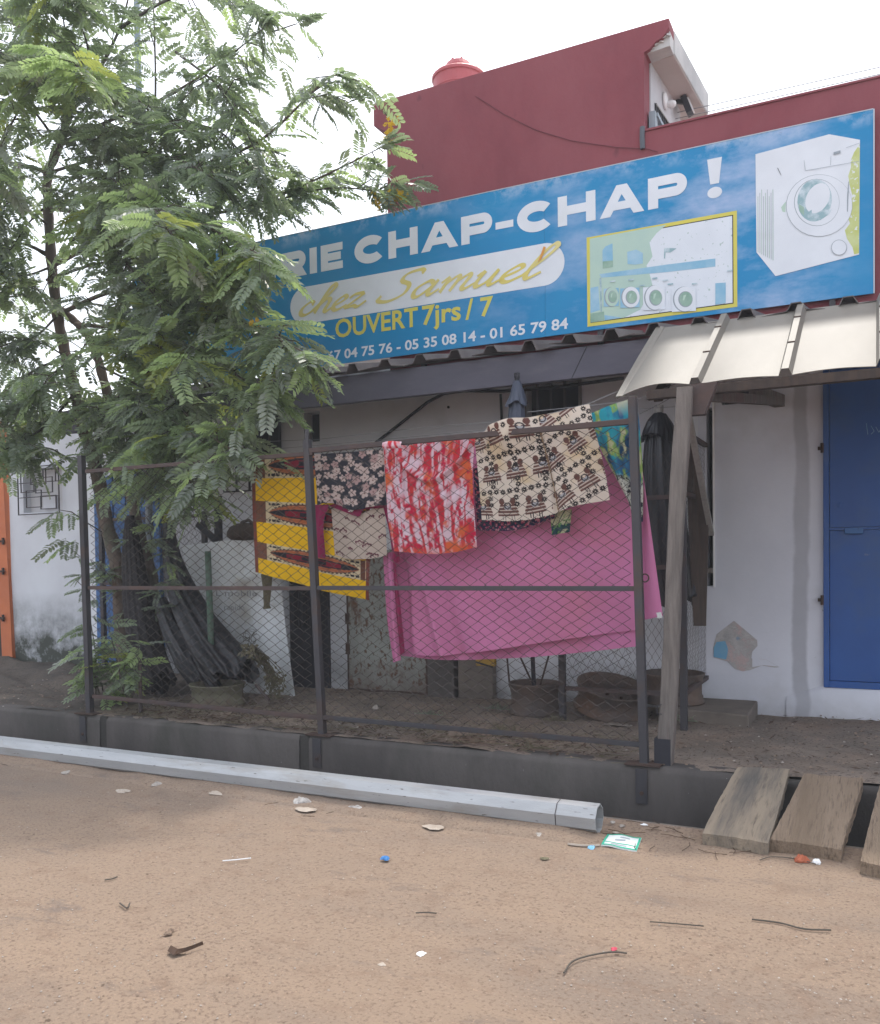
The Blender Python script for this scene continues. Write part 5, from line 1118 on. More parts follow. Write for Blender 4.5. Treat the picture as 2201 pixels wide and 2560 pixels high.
# white banner with faded handwriting
BY = 6.36
Cb = patch([(450, 1364), (560, 1352), (640, 1344), (702, 1368)], [(560, 1768), (640, 1770), (700, 1752), (747, 1737)], L=[(450, 1364), (470, 1450), (520, 1620), (560, 1768)], R=[(702, 1368), (708, 1460), (722, 1580), (747, 1737)], Y=BY, nu=90, nv=90)
def fold_ban(U, V, X, Z): return .018 * np.sin(U * 15 + V * 2) * (.3 + V) + .03 * np.sin(U * 4 + 1) - .05 * np.exp(-((V - .30 + .1 * U) / .03) ** 2) * (U > .5) * .6
ban = cloth('banner', Cb, BY, None, fold_ban, M['banner']); tag(ban, 'dirty white banner sheet draped from chest height to the ground', 'banner')
for s_, (xa, ya), (xb, yb), h in (('L mobile', (535, 1490), (640, 1497), 15), ('rapide', (556, 1525), (608, 1527), 13)):
    a = at(xa, ya, BY - .075); c = at(xb, yb, BY - .075); v, f = text_mesh(s_, .0); xx = a[0] + v[:, 0] / v[:, 0].max() * (c[0] - a[0]); zz = a[2] + (v[:, 1]) * .075
    b = MB(); b.add([(x, BY - .055, z) for x, z in zip(xx, zz)], f); b.build('lettering', M['banner_ink'], ban)
# dry vine trailing over the banner
vine = thing('dry_vine', 'withered brown vine trailing over the white banner', 'vine', at(690, 1700, 5.85))
g = MB(); h = MB()
for k in range(26):
    s0 = at(600 + random.uniform(0, 40), 1612 + random.uniform(-4, 22), 5.75); m0 = at(655 + random.uniform(-12, 14), 1645 + random.uniform(-10, 14), 6.02); e0 = at(690 + random.uniform(-22, 26), 1690 + random.uniform(-20, 50), 6.12)
    pts = catmull([s0, m0, e0, e0 + np.array([random.uniform(-.03, .03), 0, -random.uniform(.03, .12)])], 6); g.tube(pts, .0035, 4, False)
    for q in pts[::3]:
        d = Vector((random.uniform(-1, 1), random.uniform(-.6, .2), random.uniform(-1.2, .2))).normalized() * .05; sd = d.cross(Vector((0, 1, 0))).normalized() * .012; q = Vector(q)
        h.add([q, q + d * .5 + sd, q + d, q + d * .5 - sd], [(0, 1, 2, 3)])
g.build('stems', M['straw'], vine); stuff(h.build('leaves', M['straw'], vine))
for k in range(14):                                     # tight curl of bare tendrils at the top of the vine
    g = MB(); c0 = at(618 + random.uniform(-8, 30), 1585 + random.uniform(-6, 20), 6.15); r = random.uniform(.02, .06); a0 = random.uniform(0, 6)
    if k == 0: tend = MB()
    tend.tube([Vector(c0) + Vector((r * math.cos(a0 + t), -.01 * t, r * .8 * math.sin(a0 + t))) for t in np.linspace(0, 4.5, 12)], .002, 3, False)
tend.build('tendrils', M['twig'], vine)
g = MB(); g.tube([at(640, 1712, 5.75), at(657, 1732, 5.7), at(674, 1750, 5.66)], .012, 8); tag(g.build('stick', M['rustrail']), 'short reddish stick leaning at the foot of the banner', 'stick')
cl = thing('cloth_rag', 'knotted khaki rag hanging on the banner below the yellow cloth', 'rag', at(668, 1500, 5.95))
pleated('rag', M['straw'], [at(668, 1435, 6.2), at(668, 1470, 6.2), at(667, 1510, 6.2), at(668, 1522, 6.2)], [.05, .035, .022, .03], 5, .3, parent=cl, seed=21)
# things on the wall behind the banner
g = MB(); g.bar(at(545, 1240, 6.5), at(547, 1352, 6.5), .06, .05); a = at(495, 1310, 6.48); c = at(542, 1352, 6.48); g.bar(a, c, .05, .045, up=(0, 1, 0))
tag(g.build('folded_chair', M['blackmetal']), 'black folded chair frame standing above the banner edge', 'chair')
bg_ = thing('round_bag', 'dark brown rounded bag lying on top of the banner', 'bag', at(610, 1345, 6.2))
g = MB(); ce = Vector(at(612, 1345, 6.2)); g.lathe([(0, .17), (.07, .165), (.13, .13), (.16, .07), (.16, .02), (.12, -.02), (0, -.03)], ce, 20, tilt=Matrix(((1.15, 0, 0), (0, .6, 0), (0, 0, .78)))); g.build('body', M['brownwood'], bg_, True)
g = MB(); g.tube([at(600, 1322, 6.18), at(605, 1306, 6.18), at(622, 1300, 6.18), at(634, 1310, 6.18)], .014, 8); g.build('handle', M['brownwood'], bg_)

# wall-side doors and plates
x0, x1, z0, z1 = -5.093, -4.654, .03, 1.20
bd = thing('black_door', 'low black metal door leaf beside the banner', 'door', (x0, 6.97, z0))
g = MB(); g.box(x0, x1, 6.955, 6.995, z0, z1); g.build('leaf', M['blackmetal'], bd)
for k in range(4):
    g = MB(); xx = x0 + .06 + k * .1; g.box(xx, xx + .05, 6.948, 6.954, .62, 1.0); g.build('slot', M['dark'], bd)
rp = thing('rusty_door', 'pale green rust eaten steel door against the shop wall', 'door', (-4.0, 6.95, .03))
g = MB(); g.box(-4.405, -3.572, 6.925, 6.955, .03, 1.35); g.build('leaf', M['rustplate'], rp)
g = MB(); g.box(-3.60, -3.565, 6.918, 6.9245, .03, 1.35); g.box(-4.405, -3.60, 6.918, 6.9245, .03, .075); g.build('rim_strip', M['rust'], rp)
g = MB(); g.tube([(-4.415, 6.93, .03), (-4.415, 6.93, 1.4)], .012, 8); g.build('hinge_pin', M['rust'], rp)
for z in (.44, .72, 1.1):
    g = MB(); g.tube([(-4.415, 6.92, z - .05), (-4.415, 6.92, z + .05)], .022, 10); g.build('hinge', M['rust'], rp)
g = MB(); g.box(-3.56, -3.30, 6.86, 6.99, .03, .46); ob = g.build('concrete_stub', M['concrete'], bevel=.012); tag(ob, 'short grey concrete stub beside the rusty door', 'concrete block')
g = MB(); g.box(-3.28, -2.95, 6.90, 6.99, .03, .40); ob = g.build('concrete_stub', M['curbtop'], bevel=.012); tag(ob, 'wider earth stained concrete stub left of the flat wheel rim', 'concrete block')
pr = (1222, 1655)
g = MB(); a = at(1195, 1648, 6.6); g.box(a[0], a[0] + .17, 6.55, 6.6, a[2] - .05, a[2] + .07); yb = g.build('crate', mat('dull_yellow', (.40, .25, .04), (.33, .2, .035), 6, .7), bevel=.01); tag(yb, 'dull yellow box just visible under the pink sheet hem', 'box')
g = MB(); g.bar(at(1232, 1668, 6.54), at(1190, 1655, 6.54), .012, .012); g.build('strap', M['cable'], yb)
g = MB(); x0 = float(at(240, 1400, 6.93)[0]); x1 = float(at(400, 1400, 6.93)[0]); n_ = 10
for k in range(n_):
    xa = x0 + (x1 - x0) * k / n_; g.box(xa + .004, xa + (x1 - x0) / n_ - .004, 6.92 + .012 * (k % 2), 6.985, .12, 2.2)
tag(g.build('blue_sheet', M['bluesheet']), 'tall ribbed blue sheet behind the tree stems', 'metal sheet')
# step slab by the right wall
pts = [atz(1690, 1790, .09), atz(1866, 1812, .09), atz(1892, 1760, .09), atz(1700, 1740, .09)]
g = MB(); P_ = [(-1.38, 6.42), (-.80, 6.32), (-.82, 6.98), (-1.36, 6.98)]; top = .16
g.add([(x, y, .0) for x, y in P_] + [(x, y, top) for x, y in P_], [(0, 1, 5, 4), (1, 2, 6, 5), (2, 3, 7, 6), (3, 0, 4, 7), (4, 5, 6, 7)]); ob = g.build('step_slab', M['curbtop'], bevel=.012); tag(ob, 'low cracked concrete step against the wall below the flaked patch', 'step')

# ------------------------------------------------------------------ galvanised lamp column lying along the drain
col = thing('steel_column', 'galvanised octagonal lamp column lying on the road edge along the drain', 'lamp column', (-5, 3.86, 0))
PR = .068; CY = 3.862; prof = lambda r, a0: [(r * math.cos(a0 + k * math.pi / 4), r * math.sin(a0 + k * math.pi / 4)) for k in range(8)]
g = MB(); A0 = math.radians(22.5 + 9); rings = []
for x, r in ((-1.135, PR), (-3.2, PR * .985), (-6, PR * .96), (-9.5, PR * .92)): rings.append([(x, CY + a, r * .96 + .004 + b_) for a, b_ in prof(r, A0)])
g.rings(rings[::-1]); g.build('shaft', M['galv'], col)
g = MB(); ri = [[(x, CY + a, PR * .96 + .004 + b_) for a, b_ in prof(r, A0)] for x, r in ((-1.135, PR), (-1.1345, PR - .006), (-1.6, PR - .006))]
g.rings(ri); g.add(ri[-1], [tuple(range(8))]); g.build('hollow_end', M['galv'], col)
g = MB(); g.rings([[(x, CY + a, PR * .96 + .004 + b_) for a, b_ in prof(PR + .0015, A0)] for x in (-1.325, -1.321)]); g.build('weld_band', M['steel'], col)
g = MB(); g.lathe([(.008, -.002), (.008, .002), (0, .003)], (-1.19, CY + .03, .062 + PR * .99), 8); g.build('hole', M['dark'], col)

# dust banked against the column
xs_ = np.linspace(-9.3, -1.0, 260); ys_ = np.linspace(3.64, 3.845, 14); Xb, Yb = np.meshgrid(xs_, ys_)
prof_ = np.clip((Yb - 3.64) / .17, 0, 1) ** 1.3; zb_ = -.034 + .034 * np.clip((Yb - 3.64) / .06, 0, 1) + prof_ * (.008 + .038 * fbm(Xb * 2.2 + 30, Yb * 2 + 9, 77)) * np.clip((-1.02 - Xb) / .25, 0, 1) + (fbm(Xb * 22 + 60, Yb * 22, 78) - .5) * .010 * prof_
b = MB(); b.grid(np.stack([Xb, Yb, zb_], -1)[:, ::-1]); struct(b.build('sand_bank', M['road'], smooth=True))

# ------------------------------------------------------------------ planks over the drain
def plank(label, pts, th, material, seed):
    rs = np.random.RandomState(seed); nl, bl, tl, tr = [Vector(p) for p in pts]       # near-left, near-right, far-right, far-left order below
    nL, nR, fR, fL = nl, bl, tl, tr; b = MB(); n = 24; m_ = 9; top = []
    for i in range(n + 1):
        t = i / n; L_ = nL.lerp(fL, t); R_ = nR.lerp(fR, t); eL = .003 * math.sin(t * 4 + seed) + rs.uniform(-.0015, .0015); eR = .003 * math.sin(t * 5 + seed * 2) + rs.uniform(-.0015, .0015); row = []
        for j in range(m_):
            u = j / (m_ - 1); q = L_.lerp(R_, u); q = q + (R_ - L_).normalized() * (eL * (1 - u) + eR * u); q.z += .0015 * math.sin(u * 6 + t * 2 + seed) + rs.uniform(-.0008, .0008) + (rs.uniform(-.006, 0) if i in (0, n) else 0)
            if i == 0: q += (nL - fL).normalized() * rs.uniform(-.008, .010)
            row.append(q)
        top.append(row)
    vs = [q for r in top for q in r] + [q + Vector((rs.uniform(-.003, .003), rs.uniform(-.003, .003), -th)) for r in top for q in r]; W_ = m_; o = len(vs) // 2; fs = []
    for i in range(n):
        for j in range(m_ - 1): a = i * W_ + j; fs += [(a, a + 1, a + 1 + W_, a + W_), (o + a, o + a + W_, o + a + 1 + W_, o + a + 1)]
    for i in range(n): a = i * W_; fs.append((a, a + W_, o + a + W_, o + a)); a += m_ - 1; fs.append((a + W_, a, o + a, o + a + W_))
    for j in range(m_ - 1): a = j; fs.append((a + 1, a, o + a, o + a + 1)); a = n * W_ + j; fs.append((a, a + 1, o + a + 1, o + a))
    b.add([tuple(v) for v in vs], fs); ob = b.build('plank', material); tag(ob, label, 'plank', 'planks bridging the drain'); return ob
Z0, Z1 = .052, .135
def pp(px, py, z): return tuple(atz(px, py, z))
plank('grey dusty plank over the drain nearest the fence', [pp(1757, 2080, Z0), pp(1921, 2106, Z0), pp(1976, 1920, Z1), pp(1843, 1916, Z1)], .05, M['plank'], 3)
plank('warm brown grained plank over the drain between the other two planks', [pp(1928, 2097, Z0), pp(2106, 2122, Z0), pp(2157, 1944, Z1), pp(2010, 1932, Z1)], .055, M['plank2'], 5)
plank('brown plank over the drain at the right edge of the picture', [pp(2149, 2152, Z0), pp(2330, 2185, Z0), pp(2345, 1965, Z1), pp(2205, 1950, Z1)], .05, M['plank2'], 8)

# ------------------------------------------------------------------ the tree (feathery compound leaves)
def leaf_geo(L_, n, seed, droop=.20, ll=.072, lw=.0140, fold=.35):
    rs = np.random.RandomState(seed); v, f = [], []
    cur = lambda s: np.array([L_ * (s - .06 * s * s), 0, -droop * L_ * s * s])
    for i in range(4):                                            # rachis: thin three sided stalk
        a, c = cur(i / 4), cur((i + 1) / 4); o = len(v); r = .0022 * (1 - .15 * i)
        for q in (a, c):
            for k in range(3): v.append(q + r * np.array([0, math.cos(k * 2.094), math.sin(k * 2.094)]))
        for k in range(3): f.append((o + k, o + (k + 1) % 3, o + 3 + (k + 1) % 3, o + 3 + k))
    for i in range(n):
        s = .16 + .84 * i / (n - 1); b_ = cur(s); size = (.72 + .28 * math.sin(math.pi * min(1, s * .95)) + (.05 if i == n - 1 else 0))
        for sd in (-1, 1):
            an = math.radians(72 - 26 * s + rs.uniform(-7, 7)); l = ll * size * rs.uniform(.92, 1.06); w_ = lw * size * rs.uniform(.9, 1.1)
            d = np.array([math.cos(an), sd * math.sin(an), -.12 - .25 * rs.rand()]); d /= np.linalg.norm(d); up = np.array([0, 0, 1.0]) + rs.uniform(-.2, .2, 3); t = np.cross(up, d); t /= np.linalg.norm(t); nn = np.cross(d, t)
            o = len(v); h = fold * w_
            v += [b_, b_ + d * l * .28 + t * w_ * .9 + nn * h, b_ + d * l * .72 + t * w_ * 1.05 + nn * h, b_ + d * l, b_ + d * l * .72 - t * w_ * 1.05 + nn * h, b_ + d * l * .28 - t * w_ * .9 + nn * h]
            f += [(o, o + 1, o + 2, o + 3), (o, o + 3, o + 4, o + 5)]
    return np.array(v), np.array(f)
LV = [leaf_geo(L_, n, k) for k, (L_, n) in enumerate(((.26, 8), (.29, 9), (.31, 10), (.24, 8), (.28, 9), (.33, 10)))]
LEAVES = []                                                       # (pos, dir, roll, scale, variant, material)
def add_leaf(p, d, s=1.0, mtl=None):
    d = Vector(d).normalized(); LEAVES.append((Vector(p), d, random.gauss(0, .38), s * random.uniform(.75, 1.12) * (1.0, 1.12, 1.28)[mtl or 0], random.randrange(6), mtl))
tree = thing('feathery_tree', 'leaning tree with feathery compound leaves and yellow flowers over the left half', 'tree', (-6.2, 6.0, .08))
def wp(pts, Y0, Y1):
    n = len(pts); return [np.array(at(x, y, Y0 + (Y1 - Y0) * (i / (n - 1)))) for i, (x, y) in enumerate(pts)]
def limb(pts, r0, r1, name='limb', seg=8):
    P = catmull(pts, 8); n = len(P); rs = np.random.RandomState(n); P = P + rs.uniform(-1, 1, P.shape) * r0 * .06
    R_ = [r0 + (r1 - r0) * (i / (n - 1)) ** .8 + r0 * .05 * math.sin(i * 1.3) for i in range(n)]
    g = MB(); g.tube(P, R_, seg); return P, g.build(name, M['bark'] if r0 > .016 else M['twig'], tree, True)
TA = wp([(322, 1725), (305, 1560), (296, 1430), (265, 1300), (243, 1184), (211, 1072), (189, 982), (166, 892), (144, 789), (130, 667), (120, 511), (122, 432), (149, 362), (173, 283)], 6.0, 6.0)
PA, _ = limb(TA, .075, .038, 'trunk', 12)
PB, _ = limb(wp([(400, 1735), (388, 1560), (378, 1440), (351, 1343), (336, 1275), (300, 1120), (272, 1000), (250, 914), (224, 843), (189, 805), (148, 770)], 6.15, 6.02), .066, .034, 'trunk', 12)
BOUGH = [  # pixels along the bough, depth at base and tip, base radius, leafiness, colour bias
 ([(173, 283), (250, 170), (300, 70), (330, -40)], 6.0, 6.1, .028, 1, 0), ([(149, 362), (280, 300), (420, 240), (560, 150), (660, 70)], 6.0, 5.7, .022, 1, 0),
 ([(120, 511), (300, 480), (480, 420), (650, 352), (809, 204), (850, 190)], 6.0, 5.6, .024, 1, 0), ([(122, 520), (330, 545), (560, 530), (716, 482), (850, 420), (960, 365)], 6.0, 6.2, .022, 1, 0),
 ([(560, 530), (690, 500), (830, 470), (960, 480)], 6.1, 6.3, .014, .8, 0), ([(130, 667), (280, 590), (420, 540), (520, 570), (600, 610), (655, 640)], 6.0, 4.9, .02, 1.2, 2),
 ([(148, 785), (280, 730), (430, 730), (570, 790), (680, 840), (760, 880)], 6.0, 4.9, .022, 1.3, 1), ([(189, 811), (380, 830), (520, 890), (610, 950), (670, 990)], 6.0, 5.1, .02, 1.2, 1),
 ([(225, 843), (370, 930), (470, 1040), (540, 1100), (590, 1130)], 6.0, 4.95, .02, 1.25, 1), ([(272, 1000), (370, 1100), (440, 1170), (500, 1230)], 6.0, 5.2, .018, 1.2, 1),
 ([(110, 428), (50, 410), (-70, 390)], 6.0, 5.8, .022, 1, 0), ([(120, 637), (60, 610), (-70, 585)], 6.0, 5.6, .026, 1, 0), ([(166, 892), (80, 930), (0, 990), (-80, 1030)], 6.0, 5.0, .018, 1.3, 1),
 ([(189, 982), (120, 1060), (60, 1100), (0, 1130)], 6.0, 5.2, .016, 1.3, 1), ([(173, 283), (110, 160), (50, 60), (0, -40)], 6.0, 5.7, .022, 1.3, 0), ([(149, 362), (60, 250), (-50, 180)], 6.0, 5.0, .016, 1.3, 2),
 ([(130, 667), (220, 560), (300, 500), (390, 530), (430, 590)], 6.0, 4.6, .015, 1.2, 2), ([(150, 775), (60, 740), (-60, 760)], 6.0, 5.7, .018, 1, 0), ([(225, 843), (320, 850), (430, 880), (480, 900)], 6.0, 4.9, .012, 1.2, 2),
 ([(211, 1072), (270, 1090), (330, 1130), (345, 1190)], 6.0, 5.4, .012, 1.2, 1), ([(300, 70), (420, 0), (560, -30), (640, 30)], 6.05, 5.7, .016, 1, 0), ([(389, 315), (389, 180), (385, 40), (380, -50)], 6.1, 6.1, .012, .8, 0),
 ([(106, 342), (60, 300), (-40, 310)], 6.0, 5.6, .014, 1, 0), ([(300, 545), (430, 620), (520, 680), (570, 730)], 5.6, 5.0, .014, 1.3, 1), ([(118, 700), (240, 660), (360, 650), (450, 690), (500, 740)], 6.0, 5.3, .016, 1.3, 0),
 ([(122, 432), (230, 400), (340, 380), (450, 400), (540, 450)], 6.0, 5.3, .016, 1.2, 0), ([(149, 362), (230, 250), (300, 220), (400, 300), (470, 330)], 6.0, 5.4, .014, 1.2, 0), ([(144, 789), (230, 760), (340, 790), (440, 800)], 6.0, 5.5, .014, 1.2, 0),
 ([(250, 914), (340, 960), (420, 1000), (520, 1010)], 6.0, 5.6, .014, 1.2, 0), ([(211, 1072), (140, 1030), (80, 1050), (40, 1100)], 6.0, 5.6, .012, 1.2, 0), ([(173, 283), (220, 150), (200, 60), (150, -30)], 6.0, 5.4, .014, 1.2, 1),
 ([(60, 250), (20, 330), (-20, 420)], 5.4, 5.0, .010, 1.3, 2), ([(243, 1184), (180, 1150), (120, 1120), (90, 1130)], 6.0, 5.6, .010, 1, 0), ([(680, 80), (740, 60)], 5.7, 5.7, .006, .3, 0),
 ([(118, 560), (60, 520), (0, 500), (-60, 510)], 5.9, 5.3, .012, 1.4, 1), ([(120, 511), (200, 470), (260, 440), (310, 470)], 5.9, 5.2, .012, 1.4, 0), ([(130, 667), (60, 690), (0, 680), (-60, 700)], 5.9, 5.2, .012, 1.4, 1), ([(144, 789), (90, 840), (20, 860), (-60, 900)], 5.9, 5.3, .012, 1.4, 0),
 ([(110, 160), (120, 60), (90, -20)], 5.8, 5.2, .010, 1.4, 1), ([(50, 60), (20, 130), (-40, 120)], 5.6, 4.9, .010, 1.5, 2), ([(60, 250), (110, 180), (180, 160), (230, 200)], 5.6, 4.9, .010, 1.4, 2), ([(106, 342), (170, 330), (230, 350), (270, 320)], 5.8, 5.2, .010, 1.4, 0), ([(50, 410), (30, 460), (0, 560)], 5.8, 5.4, .010, 1.4, 0),
 ([(230, 170), (170, 90), (160, 20), (190, -30)], 5.8, 5.3, .010, 1.4, 1), ([(225, 843), (200, 880), (150, 920), (110, 960)], 5.9, 5.3, .010, 1.3, 1), ([(272, 1000), (320, 1040), (400, 1060), (450, 1090)], 5.9, 5.2, .010, 1.3, 1), ([(211, 1072), (240, 1060), (300, 1010), (360, 1010)], 5.9, 5.4, .010, 1.3, 0), ([(280, 590), (300, 640), (380, 730), (400, 770)], 5.7, 5.2, .010, 1.2, 0),
 ([(144, 789), (90, 720), (40, 700), (-20, 720)], 5.9, 5.4, .010, 1.4, 1), ([(166, 892), (110, 860), (60, 850), (0, 830)], 5.9, 5.4, .010, 1.4, 0), ([(120, 511), (70, 560), (30, 620), (-10, 650)], 5.9, 5.4, .010, 1.4, 1), ([(189, 982), (150, 960), (90, 990), (30, 1010)], 5.9, 5.4, .010, 1.4, 1), ([(440, 130), (540, 210), (600, 300), (640, 380)], 5.8, 5.5, .012, 1.2, 0), ([(430, 300), (550, 330), (620, 410), (660, 470)], 5.7, 5.5, .012, 1.1, 0), 
]
def leafy(P, dens, bias, s0=.22):
    P = np.array(P); seg = np.linalg.norm(np.diff(P, axis=0), axis=1); tot = seg.sum(); s = s0 * tot; cum = np.concatenate([[0], np.cumsum(seg)])
    def pos(q):
        k = min(len(seg) - 1, max(0, np.searchsorted(cum, q) - 1)); t = (q - cum[k]) / max(seg[k], 1e-6); return Vector(P[k] * (1 - t) + P[k + 1] * t), Vector((P[k + 1] - P[k])).normalized()
    side = 1
    while s < tot:
        p, d = pos(s); sd = d.cross(Vector((0, 0, 1))); sd = sd.normalized() if sd.length > .05 else Vector((1, 0, 0)); side = -side
        dirv = sd * side * random.uniform(.6, 1.1) + d * random.uniform(.3, .9) + Vector((0, 0, random.uniform(-.65, .25))); add_leaf(p, dirv, mtl=bias)
        s += .080 / dens * random.uniform(.7, 1.3)
    for k in range(4): p, d = pos(tot * .995); add_leaf(p, d + Vector((random.uniform(-.8, .8), random.uniform(-.8, .8), random.uniform(-.6, .2))), mtl=bias)
    nt_ = int(tot / .17 * dens)
    for k in range(nt_):
        p, d = pos(random.uniform(s0, 1.0) * tot); dv = (d * random.uniform(.1, .8) + Vector((random.uniform(-1, 1), random.uniform(-1, .8), random.uniform(-.55, .55)))).normalized(); L_ = random.uniform(.18, .42)
        Q = [p, p + dv * L_ * .5 + Vector((0, 0, .02)), p + dv * L_ + Vector((0, 0, -.05))]; TW.tube(Q, [.005, .004, .002], 4, False)
        for j in range(int(L_ / .058)):
            t = .25 + .75 * j / max(1, int(L_ / .058) - 1); q = Q[0].lerp(Q[1], t * 2) if t < .5 else Q[1].lerp(Q[2], t * 2 - 1); sd = dv.cross(Vector((0, 0, 1))); sd = sd.normalized() if sd.length > .05 else Vector((1, 0, 0))
            add_leaf(q, sd * (1 if j % 2 else -1) * random.uniform(.5, 1) + dv * random.uniform(.3, 1) + Vector((0, 0, random.uniform(-.7, .15))), .9, bias)
TW = MB()
for pts, y0, y1, r, dens, bias in BOUGH:
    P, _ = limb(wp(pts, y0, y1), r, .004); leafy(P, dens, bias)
stuff(TW.build('twigs', M['twig'], tree))
def leaf_matrix(L_):
    p, d, roll, s, k, m = L_; z = Vector((0, 0, 1)); y = z.cross(d); y = y.normalized() if y.length > .05 else Vector((0, 1, 0)); z = d.cross(y); c, si = math.cos(roll), math.sin(roll); y2 = y * c + z * si; z2 = z * c - y * si
    return np.array([[d.x, y2.x, z2.x], [d.y, y2.y, z2.y], [d.z, y2.z, z2.z]]) * s, np.array(p)
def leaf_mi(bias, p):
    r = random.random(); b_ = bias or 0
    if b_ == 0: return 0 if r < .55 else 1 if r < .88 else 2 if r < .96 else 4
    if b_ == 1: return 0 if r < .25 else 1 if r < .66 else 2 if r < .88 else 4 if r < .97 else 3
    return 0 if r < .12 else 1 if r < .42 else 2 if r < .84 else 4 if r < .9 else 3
LMATS = LEAF + [LEAF_GREY]
LMESH = {}
def leaf_mesh(k, mi):
    if (k, mi) not in LMESH:
        v, f = LV[k]; me = bpy.data.meshes.new('leaf'); me.from_pydata(v.tolist(), [], f.tolist()); me.materials.append(LMATS[mi]); LMESH[(k, mi)] = me
    return LMESH[(k, mi)]
def crown(owner, leaves, n_single, name='crown'):
    info = []
    for L_ in leaves:
        x, y, d = pix(L_[0]); info.append(d if (-60 < x < PW and -60 < y < PH) else 99 + d)
    order = np.argsort(info); V_, F_, MI_ = [], [], []; o = 0
    for rank, i in enumerate(order):
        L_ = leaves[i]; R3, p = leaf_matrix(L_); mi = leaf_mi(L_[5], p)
        if rank < n_single:
            ob = link('leaf', leaf_mesh(L_[4], mi), owner); ob.matrix_parent_inverse = Matrix.Translation(-owner.location); ob.matrix_basis = Matrix(((*R3[0], p[0]), (*R3[1], p[1]), (*R3[2], p[2]), (0, 0, 0, 1)))
        else:
            v, f = LV[L_[4]]; V_.append(v @ R3.T + p); F_.append(f + o); MI_.append(np.full(len(f), mi)); o += len(v)
    if V_:
        me = bpy.data.meshes.new(name); me.from_pydata(np.concatenate(V_).tolist(), [], np.concatenate(F_).tolist())
        for m_ in LMATS: me.materials.append(m_)
        me.polygons.foreach_set('material_index', np.concatenate(MI_).astype(np.int32)); me.update(); stuff(link(name, me, owner))
crown(tree, LEAVES, 290)
N_LEAVES = len(LEAVES)
# yellow flower heads
def flower(px, py, Y, n, rx, rz):
    c = at(px, py, Y); g = MB()
    for k in range(n):
        q = Vector(c) + Vector((random.gauss(0, rx), random.gauss(0, .03), random.gauss(0, rz))); r = random.uniform(.007, .013)
        for j in range(5):
            a = j * 1.257 + random.random(); d = Vector((math.cos(a), random.uniform(-.5, .5), math.sin(a))); e = d.cross(Vector((0, 1, .2))).normalized() * r * .5
            g.add([q, q + d * r + e, q + d * r * 1.5, q + d * r - e], [(0, 1, 2, 3)])
    stuff(g.build('flower_spike', M['flower'], tree))
flower(978, 322, 6.2, 60, .028, .05); flower(985, 493, 6.3, 50, .06, .022); flower(950, 500, 6.3, 25, .03, .03); flower(640, 805, 5.0, 8, .03, .01)
for px, py in ((600, 20), (585, 30), (800, 150), (968, 290)):                   # thin seed stalks
    g = MB(); c = at(px, py, 5.8)
    for k in range(7): g.tube([Vector(c), Vector(c) + Vector((random.uniform(-.08, .08), 0, random.uniform(.03, .14)))], .0015, 3, False)
    g.build('seed_stalk', M['twig'], tree)
# young shoots round the stems and shrub by the left fence post
shrub = thing('shrub', 'small bright green shrub growing by the left fence post', 'shrub', at(300, 1740, 5.25))
LS = LEAVES; LEAVES = []; TW = MB()
for k, (px, py, qx, qy) in enumerate(((250, 1740, 215, 1600), (260, 1740, 240, 1660), (280, 1745, 330, 1590), (300, 1745, 300, 1640), (330, 1745, 350, 1620), (240, 1740, 225, 1540), (290, 1740, 285, 1700), (310, 1730, 270, 1560))):
    Y_ = random.uniform(5.1, 5.4); Q = [Vector(at(px, py, Y_)), Vector(at((px + qx) / 2 + random.uniform(-10, 10), (py + qy) / 2, Y_ - .05)), Vector(at(qx, qy, Y_ - .12))]; TW.tube(Q, [.007, .005, .003], 5, False)
    for j in range(9):
        t = .35 + .65 * j / 8; q = Q[0].lerp(Q[1], t * 2) if t < .5 else Q[1].lerp(Q[2], t * 2 - 1); a = random.uniform(0, 6.28)
        add_leaf(q, (math.cos(a), math.sin(a) - .3, random.uniform(-.5, .3)), .8, 2 if k in (0, 2, 4, 3, 6, 7) else 1)
TW.build('stems', M['twig'], shrub); crown(shrub, LEAVES, 80, 'foliage')
LEAVES = []
shoot = thing('shrub', 'dark leafy shoots climbing the two tree stems behind the mesh', 'shrub', at(380, 1500, 5.9)); TW = MB()
for k in range(26):
    px, py = random.choice(((275, 1380), (300, 1440), (330, 1330), (395, 1330), (405, 1420), (420, 1450), (395, 1480), (250, 1420), (230, 1500), (310, 1520), (225, 1400)))
    q = Vector(at(px + random.uniform(-25, 30), py + random.uniform(-40, 40), random.uniform(5.75, 6.0))); TW.tube([q, q + Vector((random.uniform(-.1, .1), -.06, .1))], .003, 4, False)
    for j in range(4):
        a = random.uniform(0, 6.28); add_leaf(q, (math.cos(a), math.sin(a) - .4, random.uniform(-.6, .3)), .62, 0)
TW.build('stems', M['twig'], shoot); crown(shoot, LEAVES, 60, 'foliage')
# bare twig with a few leaves crossing the left post
g = MB(); tw = [at(255, 1330, 5.7), at(215, 1305, 5.2), at(180, 1280, 4.85), at(150, 1275, 4.75)]; g.tube(tw, [.006, .005, .004, .002], 5); stw = g.build('low_twig', M['twig'], tree)
LEAVES = []
for q in (tw[3], tw[2], at(165, 1345, 4.8), at(190, 1350, 4.9), at(130, 1290, 4.8)):
    add_leaf(q, (-.8, -.3, -.35), .75, 1); add_leaf(q, (-.5, .3, -.6), .7, 0)
for L_ in LEAVES:
    R3, p = leaf_matrix(L_); v, f = LV[L_[4]]; me = leaf_mesh(L_[4], leaf_mi(L_[5], p)); ob = link('leaf', me, tree); ob.matrix_parent_inverse = Matrix.Translation(-tree.location); ob.matrix_basis = Matrix(((*R3[0], p[0]), (*R3[1], p[1]), (*R3[2], p[2]), (0, 0, 0, 1)))
